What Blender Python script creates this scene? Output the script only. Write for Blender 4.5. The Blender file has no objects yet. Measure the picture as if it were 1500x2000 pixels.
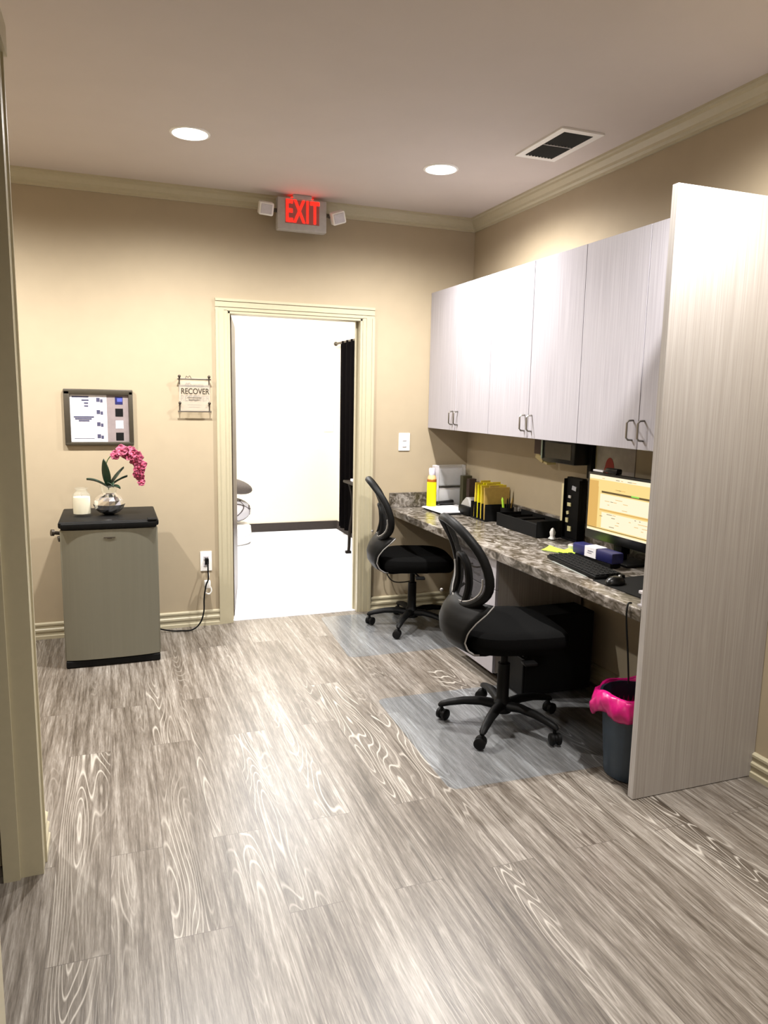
import bpy, bmesh, math, random
from mathutils import Vector, Matrix, Quaternion
random.seed(7)
S = bpy.context.scene
COL = S.collection
PI = math.pi

# ------------------------------------------------------------------ camera
YAW, PITCH, ROLL = 0.35508549, -0.15181631, 0.01899302
F = Vector((math.sin(YAW)*math.cos(PITCH), math.cos(YAW)*math.cos(PITCH), math.sin(PITCH)))
R_ = Vector((math.cos(YAW), -math.sin(YAW), 0)); U_ = R_.cross(F)
R2 = math.cos(ROLL)*R_+math.sin(ROLL)*U_; U2 = -math.sin(ROLL)*R_+math.cos(ROLL)*U_
cd = bpy.data.cameras.new('camera'); cam = bpy.data.objects.new('camera', cd); COL.objects.link(cam)
M = Matrix((R2, U2, -F)).transposed().to_4x4(); M.translation = Vector((-2.42257, -4.81468, 1.49858))
cam.matrix_world = M
cd.sensor_fit = 'HORIZONTAL'; cd.sensor_width = 36; cd.lens = 1434.73/1500*36; cd.clip_start = 0.02
S.camera = cam

# ------------------------------------------------------------------ world, exposure
S.view_settings.view_transform = 'Standard'; S.view_settings.look = 'None'
S.view_settings.gamma = 1.0; S.view_settings.use_curve_mapping = False
S.view_settings.exposure = 0.0
W = bpy.data.worlds.new('world'); S.world = W; W.use_nodes = True
W.node_tree.nodes['Background'].inputs[0].default_value = (.9, .92, 1, 1)
W.node_tree.nodes['Background'].inputs[1].default_value = 0.02
CAN_W = 285.0          # every recessed lamp
FAR_W = 76.0         # ceiling panels of the bright room
CAN_COL = (1.0, .965, .925)
H = 2.737
CANS = [(-2.024, -.981), (-.704, -.964), (-3.34, -.98), (-.704, -3.0), (-2.024, -6.2)]
def lamp(name, kind, loc, energy, color, parent=None, **kw):
    l = bpy.data.lights.new(name, kind); l.energy = energy; l.color = color
    for k, v in kw.items(): setattr(l, k, v)
    o = bpy.data.objects.new(name, l); COL.objects.link(o); o.location = loc
    if parent: o.parent = parent
    return o
for i, (px, py) in enumerate([(-1.2, 1.3), (-1.2, 2.5)]):
    lamp('office_panel_lamp', 'AREA', (px, py, 2.70), FAR_W, (.97, .985, 1.0), shape='RECTANGLE', size=1.1, size_y=.55)

# ------------------------------------------------------------------ materials
def new_mat(name):
    m = bpy.data.materials.new(name); m.use_nodes = True
    nt = m.node_tree; return m, nt, nt.nodes['Principled BSDF'], nt.links
def setp(b, color=None, rough=None, metal=None, **kw):
    if color is not None: b.inputs['Base Color'].default_value = (*color, 1)
    if rough is not None: b.inputs['Roughness'].default_value = rough
    if metal is not None: b.inputs['Metallic'].default_value = metal
    for k, v in kw.items(): b.inputs[k.replace('_', ' ')].default_value = v
def plain(name, color, rough=.5, metal=0, noise=0.06, scale=40, bump=0.0, **kw):
    """a procedural material: colour gently broken up by noise"""
    m, nt, b, L = new_mat(name); setp(b, color, rough, metal, **kw)
    tc = nt.nodes.new('ShaderNodeTexCoord'); n = nt.nodes.new('ShaderNodeTexNoise'); n.inputs['Scale'].default_value = scale
    n.inputs['Detail'].default_value = 4
    L.new(tc.outputs['Object'], n.inputs['Vector'])
    r = nt.nodes.new('ShaderNodeValToRGB')
    r.color_ramp.elements[0].position = .3; r.color_ramp.elements[1].position = .7
    r.color_ramp.elements[0].color = (*[c*(1-noise) for c in color], 1)
    r.color_ramp.elements[1].color = (*[min(1, c*(1+noise)) for c in color], 1)
    L.new(n.outputs['Fac'], r.inputs[0]); L.new(r.outputs[0], b.inputs['Base Color'])
    if bump:
        bp = nt.nodes.new('ShaderNodeBump'); bp.inputs['Strength'].default_value = bump; bp.inputs['Distance'].default_value = .004
        L.new(n.outputs['Fac'], bp.inputs['Height']); L.new(bp.outputs[0], b.inputs['Normal'])
    return m
def emis(name, color, strength):
    m, nt, b, L = new_mat(name); setp(b, (0, 0, 0), .6)
    b.inputs['Emission Color'].default_value = (*color, 1); b.inputs['Emission Strength'].default_value = strength
    return m
def glass(name, color=(1, 1, 1), rough=.02, thin=.75):
    """clear pane or vessel: part see-through, part glossy"""
    m, nt, b, L = new_mat(name); setp(b, color, rough); b.inputs['Specular IOR Level'].default_value = .8
    t = nt.nodes.new('ShaderNodeBsdfTransparent'); t.inputs[0].default_value = (*color, 1)
    mx = nt.nodes.new('ShaderNodeMixShader'); mx.inputs[0].default_value = 1-thin
    g = nt.nodes.new('ShaderNodeBsdfGlossy'); g.inputs['Roughness'].default_value = rough
    fr = nt.nodes.new('ShaderNodeFresnel'); fr.inputs[0].default_value = 1.45
    m2 = nt.nodes.new('ShaderNodeMixShader')
    L.new(t.outputs[0], mx.inputs[1]); L.new(b.outputs[0], mx.inputs[2])
    ge = nt.nodes.new('ShaderNodeNewGeometry'); iv = nt.nodes.new('ShaderNodeMath'); iv.operation = 'SUBTRACT'; iv.inputs[0].default_value = 1; L.new(ge.outputs['Backfacing'], iv.inputs[1])
    fm = nt.nodes.new('ShaderNodeMath'); fm.operation = 'MULTIPLY'; L.new(fr.outputs[0], fm.inputs[0]); L.new(iv.outputs[0], fm.inputs[1])
    L.new(fm.outputs[0], m2.inputs[0]); L.new(mx.outputs[0], m2.inputs[1]); L.new(g.outputs[0], m2.inputs[2])
    L.new(m2.outputs[0], nt.nodes['Material Output'].inputs[0])
    return m
def stretched(name, stops, scale, detail=5, rough=.45, bump=.1, spec=.5, coat=0):
    """grain stretched along one axis: stops = [(pos, colour)...]"""
    m, nt, b, L = new_mat(name); setp(b, None, rough); b.inputs['Specular IOR Level'].default_value = spec
    tc = nt.nodes.new('ShaderNodeTexCoord'); mp = nt.nodes.new('ShaderNodeMapping'); mp.inputs['Scale'].default_value = scale
    n = nt.nodes.new('ShaderNodeTexNoise'); n.inputs['Scale'].default_value = 1; n.inputs['Detail'].default_value = detail; n.inputs['Roughness'].default_value = .62
    r = nt.nodes.new('ShaderNodeValToRGB'); cr = r.color_ramp
    while len(cr.elements) < len(stops): cr.elements.new(.5)
    for e, (p, c) in zip(cr.elements, stops): e.position = p; e.color = (*c, 1)
    L.new(tc.outputs['Object'], mp.inputs[0]); L.new(mp.outputs[0], n.inputs['Vector']); L.new(n.outputs['Fac'], r.inputs[0]); L.new(r.outputs[0], b.inputs['Base Color'])
    if bump:
        bp = nt.nodes.new('ShaderNodeBump'); bp.inputs['Strength'].default_value = bump; bp.inputs['Distance'].default_value = .002
        L.new(n.outputs['Fac'], bp.inputs['Height']); L.new(bp.outputs[0], b.inputs['Normal'])
    b.inputs['Coat Weight'].default_value = coat
    return m

def floor_material():
    m, nt, b, L = new_mat('grey oak plank'); N = nt.nodes
    tc = N.new('ShaderNodeTexCoord'); sep = N.new('ShaderNodeSeparateXYZ'); L.new(tc.outputs['Object'], sep.inputs[0])
    cmb = N.new('ShaderNodeCombineXYZ'); L.new(sep.outputs['Y'], cmb.inputs['X']); L.new(sep.outputs['X'], cmb.inputs['Y'])
    br = N.new('ShaderNodeTexBrick'); br.inputs['Scale'].default_value = 1
    br.inputs['Brick Width'].default_value = 1.22; br.inputs['Row Height'].default_value = .165
    br.inputs['Mortar Size'].default_value = .0011; br.inputs['Mortar Smooth'].default_value = .2
    br.offset = .37; br.offset_frequency = 2; br.squash = 1
    br.inputs['Color1'].default_value = (0, 0, 0, 1); br.inputs['Color2'].default_value = (1, 1, 1, 1); br.inputs['Mortar'].default_value = (.3, .3, .3, 1)
    L.new(cmb.outputs[0], br.inputs['Vector'])
    bw = N.new('ShaderNodeRGBToBW'); L.new(br.outputs['Color'], bw.inputs[0])
    mul = N.new('ShaderNodeMath'); mul.operation = 'MULTIPLY'; mul.inputs[1].default_value = 37.0; L.new(bw.outputs[0], mul.inputs[0])
    def noise(sx, sy, det, rough, dist=0):
        mp = N.new('ShaderNodeMapping'); mp.inputs['Scale'].default_value = (sx, sy, 1)
        L.new(tc.outputs['Object'], mp.inputs[0])
        n = N.new('ShaderNodeTexNoise'); n.noise_dimensions = '4D'; n.inputs['Scale'].default_value = 1
        n.inputs['Detail'].default_value = det; n.inputs['Roughness'].default_value = rough; n.inputs['Distortion'].default_value = dist
        L.new(mp.outputs[0], n.inputs['Vector']); L.new(mul.outputs[0], n.inputs['W']); return n
    streak = noise(50, 2.3, 6, .72, .3)      # long grain
    fine = noise(210, 12.0, 3, .7)             # fine fibre
    broad = noise(9, .6, 2, .5)
    # cathedral figure: rings of a distorted, much stretched distance field
    mp = N.new('ShaderNodeMapping'); mp.inputs['Scale'].default_value = (9.0, .9, 1); L.new(tc.outputs['Object'], mp.inputs[0])
    addv = N.new('ShaderNodeVectorMath'); addv.operation = 'ADD'; cw = N.new('ShaderNodeCombineXYZ')
    L.new(mul.outputs[0], cw.inputs['X']); L.new(mul.outputs[0], cw.inputs['Y']); L.new(mp.outputs[0], addv.inputs[0]); L.new(cw.outputs[0], addv.inputs[1])
    nn = N.new('ShaderNodeTexNoise'); nn.inputs['Scale'].default_value = 1.0; nn.inputs['Detail'].default_value = 1.2; L.new(addv.outputs[0], nn.inputs['Vector'])
    rm = N.new('ShaderNodeMath'); rm.operation = 'MULTIPLY'; rm.inputs[1].default_value = 22; L.new(nn.outputs['Fac'], rm.inputs[0])
    fr = N.new('ShaderNodeMath'); fr.operation = 'PINGPONG'; fr.inputs[1].default_value = .5; L.new(rm.outputs[0], fr.inputs[0])
    # white lime streaks follow the rings, but only where a mask lets them
    ln = N.new('ShaderNodeMapRange'); ln.inputs[1].default_value = .36; ln.inputs[2].default_value = .5; L.new(fr.outputs[0], ln.inputs[0])
    msk = noise(5.5, .45, 1, .5); mk = N.new('ShaderNodeMapRange'); mk.inputs[1].default_value = .52; mk.inputs[2].default_value = .66; L.new(msk.outputs['Fac'], mk.inputs[0])
    lime = N.new('ShaderNodeMath'); lime.operation = 'MULTIPLY'; L.new(ln.outputs[0], lime.inputs[0]); L.new(mk.outputs[0], lime.inputs[1])
    a = N.new('ShaderNodeMath'); a.operation = 'MULTIPLY_ADD'; a.inputs[1].default_value = .42; L.new(fine.outputs['Fac'], a.inputs[0])
    s1 = N.new('ShaderNodeMath'); s1.operation = 'MULTIPLY'; s1.inputs[1].default_value = .80; L.new(streak.outputs['Fac'], s1.inputs[0])
    L.new(s1.outputs[0], a.inputs[2])
    c = N.new('ShaderNodeMath'); c.operation = 'MULTIPLY_ADD'; c.inputs[1].default_value = .30; L.new(broad.outputs['Fac'], c.inputs[0]); L.new(a.outputs[0], c.inputs[2])
    d = N.new('ShaderNodeMath'); d.operation = 'MULTIPLY_ADD'; d.inputs[1].default_value = .05; L.new(bw.outputs[0], d.inputs[0]); L.new(c.outputs[0], d.inputs[2])
    r = N.new('ShaderNodeValToRGB'); cr = r.color_ramp
    st = [(.58, (.032, .024, .016)), (.69, (.076, .061, .047)), (.79, (.140, .120, .099)), (.88, (.22, .197, .171)), (1.0, (.36, .335, .30))]
    while len(cr.elements) < len(st): cr.elements.new(.5)
    for e, (p, col) in zip(cr.elements, st): e.position = p; e.color = (*col, 1)
    L.new(d.outputs[0], r.inputs[0])
    mx = N.new('ShaderNodeMix'); mx.data_type = 'RGBA'; L.new(lime.outputs[0], mx.inputs[0]); L.new(r.outputs[0], mx.inputs[6]); mx.inputs[7].default_value = (.42, .39, .345, 1)
    mx2 = N.new('ShaderNodeMix'); mx2.data_type = 'RGBA'; L.new(br.outputs['Fac'], mx2.inputs[0]); L.new(mx.outputs[2], mx2.inputs[6]); mx2.inputs[7].default_value = (.07, .055, .045, 1)
    L.new(mx2.outputs[2], b.inputs['Base Color'])
    b.inputs['Roughness'].default_value = .36; b.inputs['Specular IOR Level'].default_value = .62
    bp = N.new('ShaderNodeBump'); bp.inputs['Strength'].default_value = .25; bp.inputs['Distance'].default_value = .002
    L.new(d.outputs[0], bp.inputs['Height']); L.new(bp.outputs[0], b.inputs['Normal'])
    return m

def counter_material():
    m, nt, b, L = new_mat('granite laminate'); N = nt.nodes
    tc = N.new('ShaderNodeTexCoord'); mp = N.new('ShaderNodeMapping'); mp.inputs['Scale'].default_value = (1.0, .55, 1); mp.inputs['Rotation'].default_value = (0, 0, .6)
    L.new(tc.outputs['Object'], mp.inputs[0])
    n = N.new('ShaderNodeTexNoise'); n.inputs['Scale'].default_value = 16; n.inputs['Detail'].default_value = 8; n.inputs['Roughness'].default_value = .72; n.inputs['Distortion'].default_value = 1.4
    L.new(mp.outputs[0], n.inputs['Vector'])
    r = N.new('ShaderNodeValToRGB'); cr = r.color_ramp
    st = [(.32, (.010, .009, .006)), (.43, (.050, .041, .028)), (.50, (.115, .098, .080)), (.57, (.22, .20, .18)), (.68, (.40, .37, .33))]
    while len(cr.elements) < len(st): cr.elements.new(.5)
    for e, (p, col) in zip(cr.elements, st): e.position = p; e.color = (*col, 1)
    L.new(n.outputs['Fac'], r.inputs[0]); L.new(r.outputs[0], b.inputs['Base Color']); b.inputs['Roughness'].default_value = .28
    return m

M_wall = plain('warm beige wall paint', (.365, .300, .204), .75, noise=.02, scale=9, bump=0)
M_ceil = plain('ceiling paint', (.53, .475, .435), .85, noise=.015, scale=5)
M_trim = plain('cream gloss trim', (.42, .378, .262), .38, noise=.02)
M_floor = floor_material()
M_lam = stretched('pale linear laminate', [(.25, (.305, .29, .32)), (.5, (.370, .355, .39)), (.75, (.445, .43, .465))], (150, 150, 2.2), rough=.33, bump=.05)
M_panel = stretched('pale ash end panel', [(.25, (.285, .26, .24)), (.5, (.35, .325, .305)), (.75, (.42, .395, .38))], (150, 150, 2.2), rough=.36, bump=.05)
M_counter = counter_material()
M_blk = plain('black moulded plastic', (.004, .004, .004), .5, noise=.1, Specular_IOR_Level=.12)
M_blkfab = plain('black seat fabric', (.003, .003, .003), .95, noise=.25, scale=300, Specular_IOR_Level=.05)
M_blkgloss = plain('black gloss plastic', (.007, .007, .007), .30, Specular_IOR_Level=.3)
M_blkmat = plain('matt black', (.005, .005, .005), .75, Specular_IOR_Level=.15)
M_white = plain('white plastic', (.80, .79, .76), .35, noise=.02)
M_paper = plain('white paper', (.82, .81, .84), .6, noise=.02)
M_steel = stretched('brushed fridge steel', [(.3, (.188, .182, .142)), (.7, (.202, .196, .154))], (60, 60, 1.0), rough=.40, bump=.0)
M_steel.node_tree.nodes['Principled BSDF'].inputs['Metallic'].default_value = .45
M_nickel = plain('brushed nickel', (.25, .235, .21), .3, 1.0)
M_chrome = plain('mirror silver', (.92, .92, .93), .14, 1.0, noise=.02)
M_glass = glass('clear glass', (.99, 1.0, .99), .03, .96)
M_acr = glass('clear acrylic', (.95, .96, .97), .12, .82)
M_acr2 = glass('clear acrylic plaque', (.97, .96, .94), .06, .90)
M_mat = glass('clear vinyl chair mat', (.935, .965, 1.0), .17, .965)
M_wax = plain('cream candle wax', (.62, .56, .44), .5, noise=.02)
M_leaf = plain('dark green leaf', (.005, .022, .008), .4, noise=.3)
M_stem = plain('green stem', (.10, .15, .05), .5)
M_petal = plain('pink orchid petal', (.34, .055, .115), .6, noise=.45, scale=60)
M_petal2 = plain('dark orchid lip', (.30, .02, .06), .5, noise=.3)
M_bronze = plain('dark bronze frame', (.055, .046, .032), .4, .3)
M_iron = plain('dark iron', (.05, .04, .03), .45, .5)
M_yel = plain('yellow wrap', (.80, .72, .005), .35, noise=.03)
M_orange = plain('brown orange band', (.32, .10, .01), .4)
M_gold = plain('gold yellow folder', (.66, .50, .04), .6, noise=.08)
M_gold2 = plain('tan folder', (.45, .30, .07), .6, noise=.08)
M_neon = plain('neon green paper', (.50, .86, .05), .6)
M_navy = plain('navy card', (.010, .012, .085), .4)
M_pink = plain('magenta liner film', (.42, .003, .12), .32, noise=.2, scale=30)
M_bin = plain('slate blue bin plastic', (.014, .026, .042), .42)
M_darkwood = plain('espresso wood', (.008, .005, .003), .5, Specular_IOR_Level=.15)
M_carpet = plain('pale carpet', (.86, .86, .90), .95, noise=.04, scale=250)
M_fwall = plain('cream office wall', (.84, .75, .60), .8, noise=.01)
M_base2 = plain('dark rubber baseboard', (.05, .042, .038), .7, Specular_IOR_Level=.1)
M_drape = plain('black drape cloth', (.002, .0015, .0015), .95, noise=.2, scale=200, Specular_IOR_Level=.02)
M_taupe = plain('taupe cushion', (.085, .07, .06), .9, noise=.15, scale=120)
M_dark = plain('vent cavity black', (.01, .01, .008), .8)
M_red = plain('dull red print', (.28, .03, .02), .7)
M_greypaper = plain('grey beige poster', (.34, .30, .27), .7, noise=.12, scale=20)
M_greypl = plain('grey plastic', (.30, .29, .28), .45)
M_ink = plain('printed dark ink', (.05, .05, .10), .6)
M_blueink = plain('printed blue', (.06, .08, .35), .6)
M_mauve = plain('mauve grey reflection', (.24, .20, .20), .5)
M_lens = emis('lamp lens', (1, .98, .95), 25)
M_exit = emis('exit red glow', (1, .008, .004), 4.5)
M_exitface = plain('exit faceplate', (.42, .40, .38), .5)
M_brown = plain('dark brown door', (.035, .02, .012), .4)
M_lightgrey = plain('light grey plate', (.55, .53, .56), .4)
def mesh_material():
    m, nt, b, L = new_mat('black chair mesh'); setp(b, (.004, .004, .004), .8); b.inputs['Specular IOR Level'].default_value = .1
    t = nt.nodes.new('ShaderNodeBsdfTransparent'); mx = nt.nodes.new('ShaderNodeMixShader')
    tc = nt.nodes.new('ShaderNodeTexCoord'); n = nt.nodes.new('ShaderNodeTexNoise'); n.inputs['Scale'].default_value = 900
    L.new(tc.outputs['Object'], n.inputs['Vector'])
    r = nt.nodes.new('ShaderNodeMapRange'); r.inputs[1].default_value = .40; r.inputs[2].default_value = .60; r.inputs[3].default_value = .68; r.inputs[4].default_value = .95
    L.new(n.outputs['Fac'], r.inputs[0]); L.new(r.outputs[0], mx.inputs[0]); L.new(t.outputs[0], mx.inputs[1]); L.new(b.outputs[0], mx.inputs[2])
    L.new(mx.outputs[0], nt.nodes['Material Output'].inputs[0]); return m
M_mesh = mesh_material()
def branch_material():
    m, nt, b, L = new_mat('white cloth with brown branches'); setp(b, (.8, .8, .8), .9)
    tc = nt.nodes.new('ShaderNodeTexCoord'); v = nt.nodes.new('ShaderNodeTexVoronoi'); v.feature = 'DISTANCE_TO_EDGE'; v.inputs['Scale'].default_value = 9
    L.new(tc.outputs['Object'], v.inputs['Vector']); r = nt.nodes.new('ShaderNodeValToRGB')
    r.color_ramp.elements[0].position = .03; r.color_ramp.elements[0].color = (.04, .028, .024, 1); r.color_ramp.elements[1].position = .07; r.color_ramp.elements[1].color = (.50, .49, .52, 1)
    L.new(v.outputs['Distance'], r.inputs[0]); L.new(r.outputs[0], b.inputs['Base Color']); return m
M_branch = branch_material()

# ------------------------------------------------------------------ mesh helpers
class MB:
    def __init__(s): s.bm = bmesh.new(); s.mi = 0
    def _mark(s, faces):
        for f in faces: f.material_index = s.mi
    def box(s, x0, x1, y0, y1, z0, z1, bev=0, seg=2, rot=None, piv=None):
        r = bmesh.ops.create_cube(s.bm, size=1); vs = r['verts']
        for v in vs: v.co = Vector(((v.co.x+.5)*(x1-x0)+x0, (v.co.y+.5)*(y1-y0)+y0, (v.co.z+.5)*(z1-z0)+z0))
        fs = {f for v in vs for f in v.link_faces}
        if bev:
            es = list({e for v in vs for e in v.link_edges})
            rr = bmesh.ops.bevel(s.bm, geom=es, offset=bev, segments=seg, affect='EDGES', profile=.5)
            vs = list({v for f in rr['faces'] for v in f.verts} | {v for v in vs if v.is_valid})
            fs = {f for v in vs for f in v.link_faces}
        s._mark(fs)
        if rot is not None:
            p = Vector(piv) if piv else Vector(((x0+x1)/2, (y0+y1)/2, (z0+z1)/2))
            bmesh.ops.rotate(s.bm, verts=vs, cent=p, matrix=rot)
        return vs
    def quad(s, a, b, c, d):
        vs = [s.bm.verts.new(p) for p in (a, b, c, d)]; f = s.bm.faces.new(vs); f.material_index = s.mi
    def cyl(s, p0, p1, r0, r1=None, n=20):
        s.tube([p0, p1], [r0, r0 if r1 is None else r1], n)
    def tube(s, pts, r, n=10, closed=False, flat=None):
        pts = [Vector(p) for p in pts]; k = len(pts)
        rs = r if isinstance(r, (list, tuple)) else [r]*k
        rings = []; prev = None
        for i, p in enumerate(pts):
            if closed: t = (pts[(i+1) % k]-pts[i-1]).normalized()
            else: t = (pts[min(i+1, k-1)]-pts[max(i-1, 0)]).normalized()
            if prev is None:
                a = Vector((0, 0, 1)) if abs(t.z) < .9 else Vector((1, 0, 0))
                u = t.cross(a).normalized()
            else:
                u = (prev-t*prev.dot(t)); u = u.normalized() if u.length > 1e-6 else t.orthogonal().normalized()
            prev = u; w = t.cross(u)
            fu, fw = (flat if flat else (1, 1))
            rings.append([s.bm.verts.new(p+(u*math.cos(2*PI*j/n)*fu+w*math.sin(2*PI*j/n)*fw)*rs[i]) for j in range(n)])
        fs = []
        for i in range(k if closed else k-1):
            A = rings[i]; B = rings[(i+1) % k]
            for j in range(n): fs.append(s.bm.faces.new((A[j], A[(j+1) % n], B[(j+1) % n], B[j])))
        if not closed:
            fs.append(s.bm.faces.new(list(reversed(rings[0])))); fs.append(s.bm.faces.new(rings[-1]))
        s._mark(fs)
    def lathe(s, prof, cx=0, cy=0, n=32, wob=None, cap=True):
        rings = []
        for (r, z) in prof:
            rings.append([s.bm.verts.new((cx+r*math.cos(2*PI*j/n)*(1 if not wob else 1+wob(2*PI*j/n, z)), cy+r*math.sin(2*PI*j/n)*(1 if not wob else 1+wob(2*PI*j/n, z)), z)) for j in range(n)])
        fs = []
        for A, B in zip(rings, rings[1:]):
            for j in range(n): fs.append(s.bm.faces.new((A[j], A[(j+1) % n], B[(j+1) % n], B[j])))
        if cap:
            if prof[0][0] > 1e-5: fs.append(s.bm.faces.new(list(reversed(rings[0]))))
            if prof[-1][0] > 1e-5: fs.append(s.bm.faces.new(rings[-1]))
        s._mark(fs)
    def extrude_profile(s, prof, p0, p1, out):
        """sweep a closed 2-D profile (a outward, b up) from p0 to p1; out = outward unit vector"""
        p0, p1, out = Vector(p0), Vector(p1), Vector(out)
        A = [s.bm.verts.new(p0+out*a+Vector((0, 0, b))) for a, b in prof]
        B = [s.bm.verts.new(p1+out*a+Vector((0, 0, b))) for a, b in prof]
        k = len(prof); fs = [s.bm.faces.new((A[i], A[(i+1) % k], B[(i+1) % k], B[i])) for i in range(k)]
        fs += [s.bm.faces.new(list(reversed(A))), s.bm.faces.new(B)]; s._mark(fs)
    def grid(s, fn, nu, nv, thick=0):
        V = [[s.bm.verts.new(fn(i/nu, j/nv)) for j in range(nv+1)] for i in range(nu+1)]; fs = []
        for i in range(nu):
            for j in range(nv): fs.append(s.bm.faces.new((V[i][j], V[i+1][j], V[i+1][j+1], V[i][j+1])))
        s._mark(fs)
    def sphere(s, c, r, sc=(1, 1, 1), n=16, rot=None):
        rr = bmesh.ops.create_uvsphere(s.bm, u_segments=n, v_segments=max(6, n//2), radius=r)
        for v in rr['verts']:
            q = Vector((v.co.x*sc[0], v.co.y*sc[1], v.co.z*sc[2]))
            if rot is not None: q = rot @ q
            v.co = q+Vector(c)
        s._mark({f for v in rr['verts'] for f in v.link_faces})
    def text(s, body, size, mat4, extrude=.001, offset=0, sx=1):
        cu = bpy.data.curves.new('lettering', 'FONT'); cu.body = body; cu.size = size; cu.extrude = extrude; cu.offset = offset
        cu.space_character = 1.12 if body == 'EXIT' else 1.0; cu.align_x = 'CENTER'; cu.align_y = 'CENTER'
        o = bpy.data.objects.new('lettering', cu); me = bpy.data.meshes.new_from_object(o)
        b2 = bmesh.new(); b2.from_mesh(me)
        mp = {}
        for v in b2.verts: mp[v] = s.bm.verts.new(mat4 @ Vector((v.co.x*sx, v.co.y, v.co.z)))
        for f in b2.faces:
            nf = s.bm.faces.new([mp[v] for v in f.verts]); nf.material_index = s.mi
        b2.free(); bpy.data.objects.remove(o); bpy.data.meshes.remove(me); bpy.data.curves.remove(cu)
    def build(s, name, mats, parent=None, smooth=False, org=None, subsurf=0, solid=0):
        """org: world location of the parent thing, when the coordinates were given in world space"""
        bmesh.ops.recalc_face_normals(s.bm, faces=s.bm.faces)
        me = bpy.data.meshes.new(name)
        if org is not None: bmesh.ops.translate(s.bm, verts=s.bm.verts, vec=-Vector(org))
        s.bm.to_mesh(me); s.bm.free()
        if not isinstance(mats, (list, tuple)): mats = [mats]
        for m in mats: me.materials.append(m)
        o = bpy.data.objects.new(name, me); COL.objects.link(o)
        if smooth:
            me.polygons.foreach_set('use_smooth', [True]*len(me.polygons))
            md = o.modifiers.new('edge', 'EDGE_SPLIT'); md.split_angle = math.radians(38)
        if solid: md = o.modifiers.new('solid', 'SOLIDIFY'); md.thickness = solid; md.offset = 0
        if subsurf: md = o.modifiers.new('sub', 'SUBSURF'); md.levels = md.render_levels = subsurf
        if parent: o.parent = parent
        return o
def tag(o, label, cat, group=None, kind=None):
    if label: o['label'] = label
    if cat: o['category'] = cat
    if group: o['group'] = group
    if kind: o['kind'] = kind
    return o
def thing(name, label, cat, loc, rz=0, group=None):
    o = bpy.data.objects.new(name, None); o.empty_display_size = .05; COL.objects.link(o); o.location = loc; o.rotation_euler = (0, 0, rz)
    return tag(o, label, cat, group)
def struct(o): o['kind'] = 'structure'; return o
def dup(root, loc, rz, label, group=None):
    r = root.copy(); COL.objects.link(r); r.location = loc; r.rotation_euler = (0, 0, rz); r['label'] = label
    if group: r['group'] = group
    for ch in list(root.children):
        if ch.type == 'LIGHT':
            c = ch.copy(); COL.objects.link(c); c.parent = r; continue
        c = ch.copy(); COL.objects.link(c); c.parent = r
        for g in list(ch.children):
            d = g.copy(); COL.objects.link(d); d.parent = c
    return r
def spline(pts, k=8, closed=False):
    P = [Vector(p) for p in pts]; n = len(P); out = []
    rng = range(n if closed else n-1)
    for i in rng:
        if closed: a, b, c, d = P[i-1], P[i], P[(i+1) % n], P[(i+2) % n]
        else: a, b, c, d = P[max(i-1, 0)], P[i], P[i+1], P[min(i+2, n-1)]
        for j in range(k):
            t = j/k; out.append(.5*((2*b)+(c-a)*t+(2*a-5*b+4*c-d)*t*t+(-a+3*b-3*c+d)*t**3))
    if not closed: out.append(P[-1])
    return out

# ================================================================== SETTING
XI1, XI2, XO1, XO2 = -1.7125, -.819, -1.792, -.734     # door opening and casing outer edges
WT = .12
m = MB(); m.box(-4.6, .12, -6.6, .03, -.05, 0); struct(m.build('floor', M_floor))
m = MB(); m.box(-4.6, .12, -6.6, .12, H, H+.08); struct(m.build('ceiling', M_ceil))
m = MB(); m.box(-4.6, XI1, 0, WT, 0, H); m.box(XI2, .0, 0, WT, 0, H); m.box(XI1, XI2, 0, WT, 2.03, H)
struct(m.build('wall_back', M_wall))
m = MB(); m.box(0, .12, -6.6, WT, 0, H); struct(m.build('wall_right', M_wall))
m = MB(); m.box(-4.6, .12, -6.72, -6.6, 0, H); struct(m.build('wall_front', M_wall))
m = MB(); m.box(-4.0, -2.687, -2.38, -2.265, 0, H); m.box(-2.78, -2.687, -2.45, -2.38, 0, H)
m.box(-2.78, -2.687, -3.36, -2.45, 2.42, H); m.box(-2.80, -2.68, -6.6, -3.36, 0, H)
struct(m.build('wall_left', M_wall))
m = MB(); m.box(-4.12, -4.0, -2.40, 0, 0, H); struct(m.build('wall_alcove', M_wall))
m = MB(); m.box(-4.72, -4.6, -6.6, -2.35, 0, H); struct(m.build('wall_hallway', M_wall))

CROWN = [(0, -.078), (.010, -.078), (.012, -.066), (.026, -.058), (.030, -.046), (.048, -.024), (.052, -.014), (.066, -.010), (.068, 0), (0, 0)]
def crown(name, p0, p1, out):
    m = MB(); m.extrude_profile(CROWN, p0, p1, out); struct(m.build(name, M_trim))
crown('trim_1', (-4.0, 0, H), (0, 0, H), (0, -1, 0))
crown('trim_2', (0, 0, H), (0, -6.6, H), (-1, 0, 0))
crown('trim_3', (-2.68, -3.0, H), (-2.68, -6.6, H), (1, 0, 0))
BASE = [(0, 0), (.020, 0), (.020, .020), (.014, .024), (.014, .044), (.019, .048), (.019, .060), (.012, .066), (.012, .082), (.016, .086), (.016, .096), (.006, .103), (0, .103)]
def base(name, p0, p1, out, mat=None):
    m = MB(); m.extrude_profile(BASE, p0, p1, out); struct(m.build(name, mat or M_trim))
base('baseboard_back', (-4.0, 0, 0), (XO1, 0, 0), (0, -1, 0))
base('baseboard_back_right', (XO2, 0, 0), (0, 0, 0), (0, -1, 0))
base('baseboard_right', (0, 0, 0), (0, -6.6, 0), (-1, 0, 0))
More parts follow.
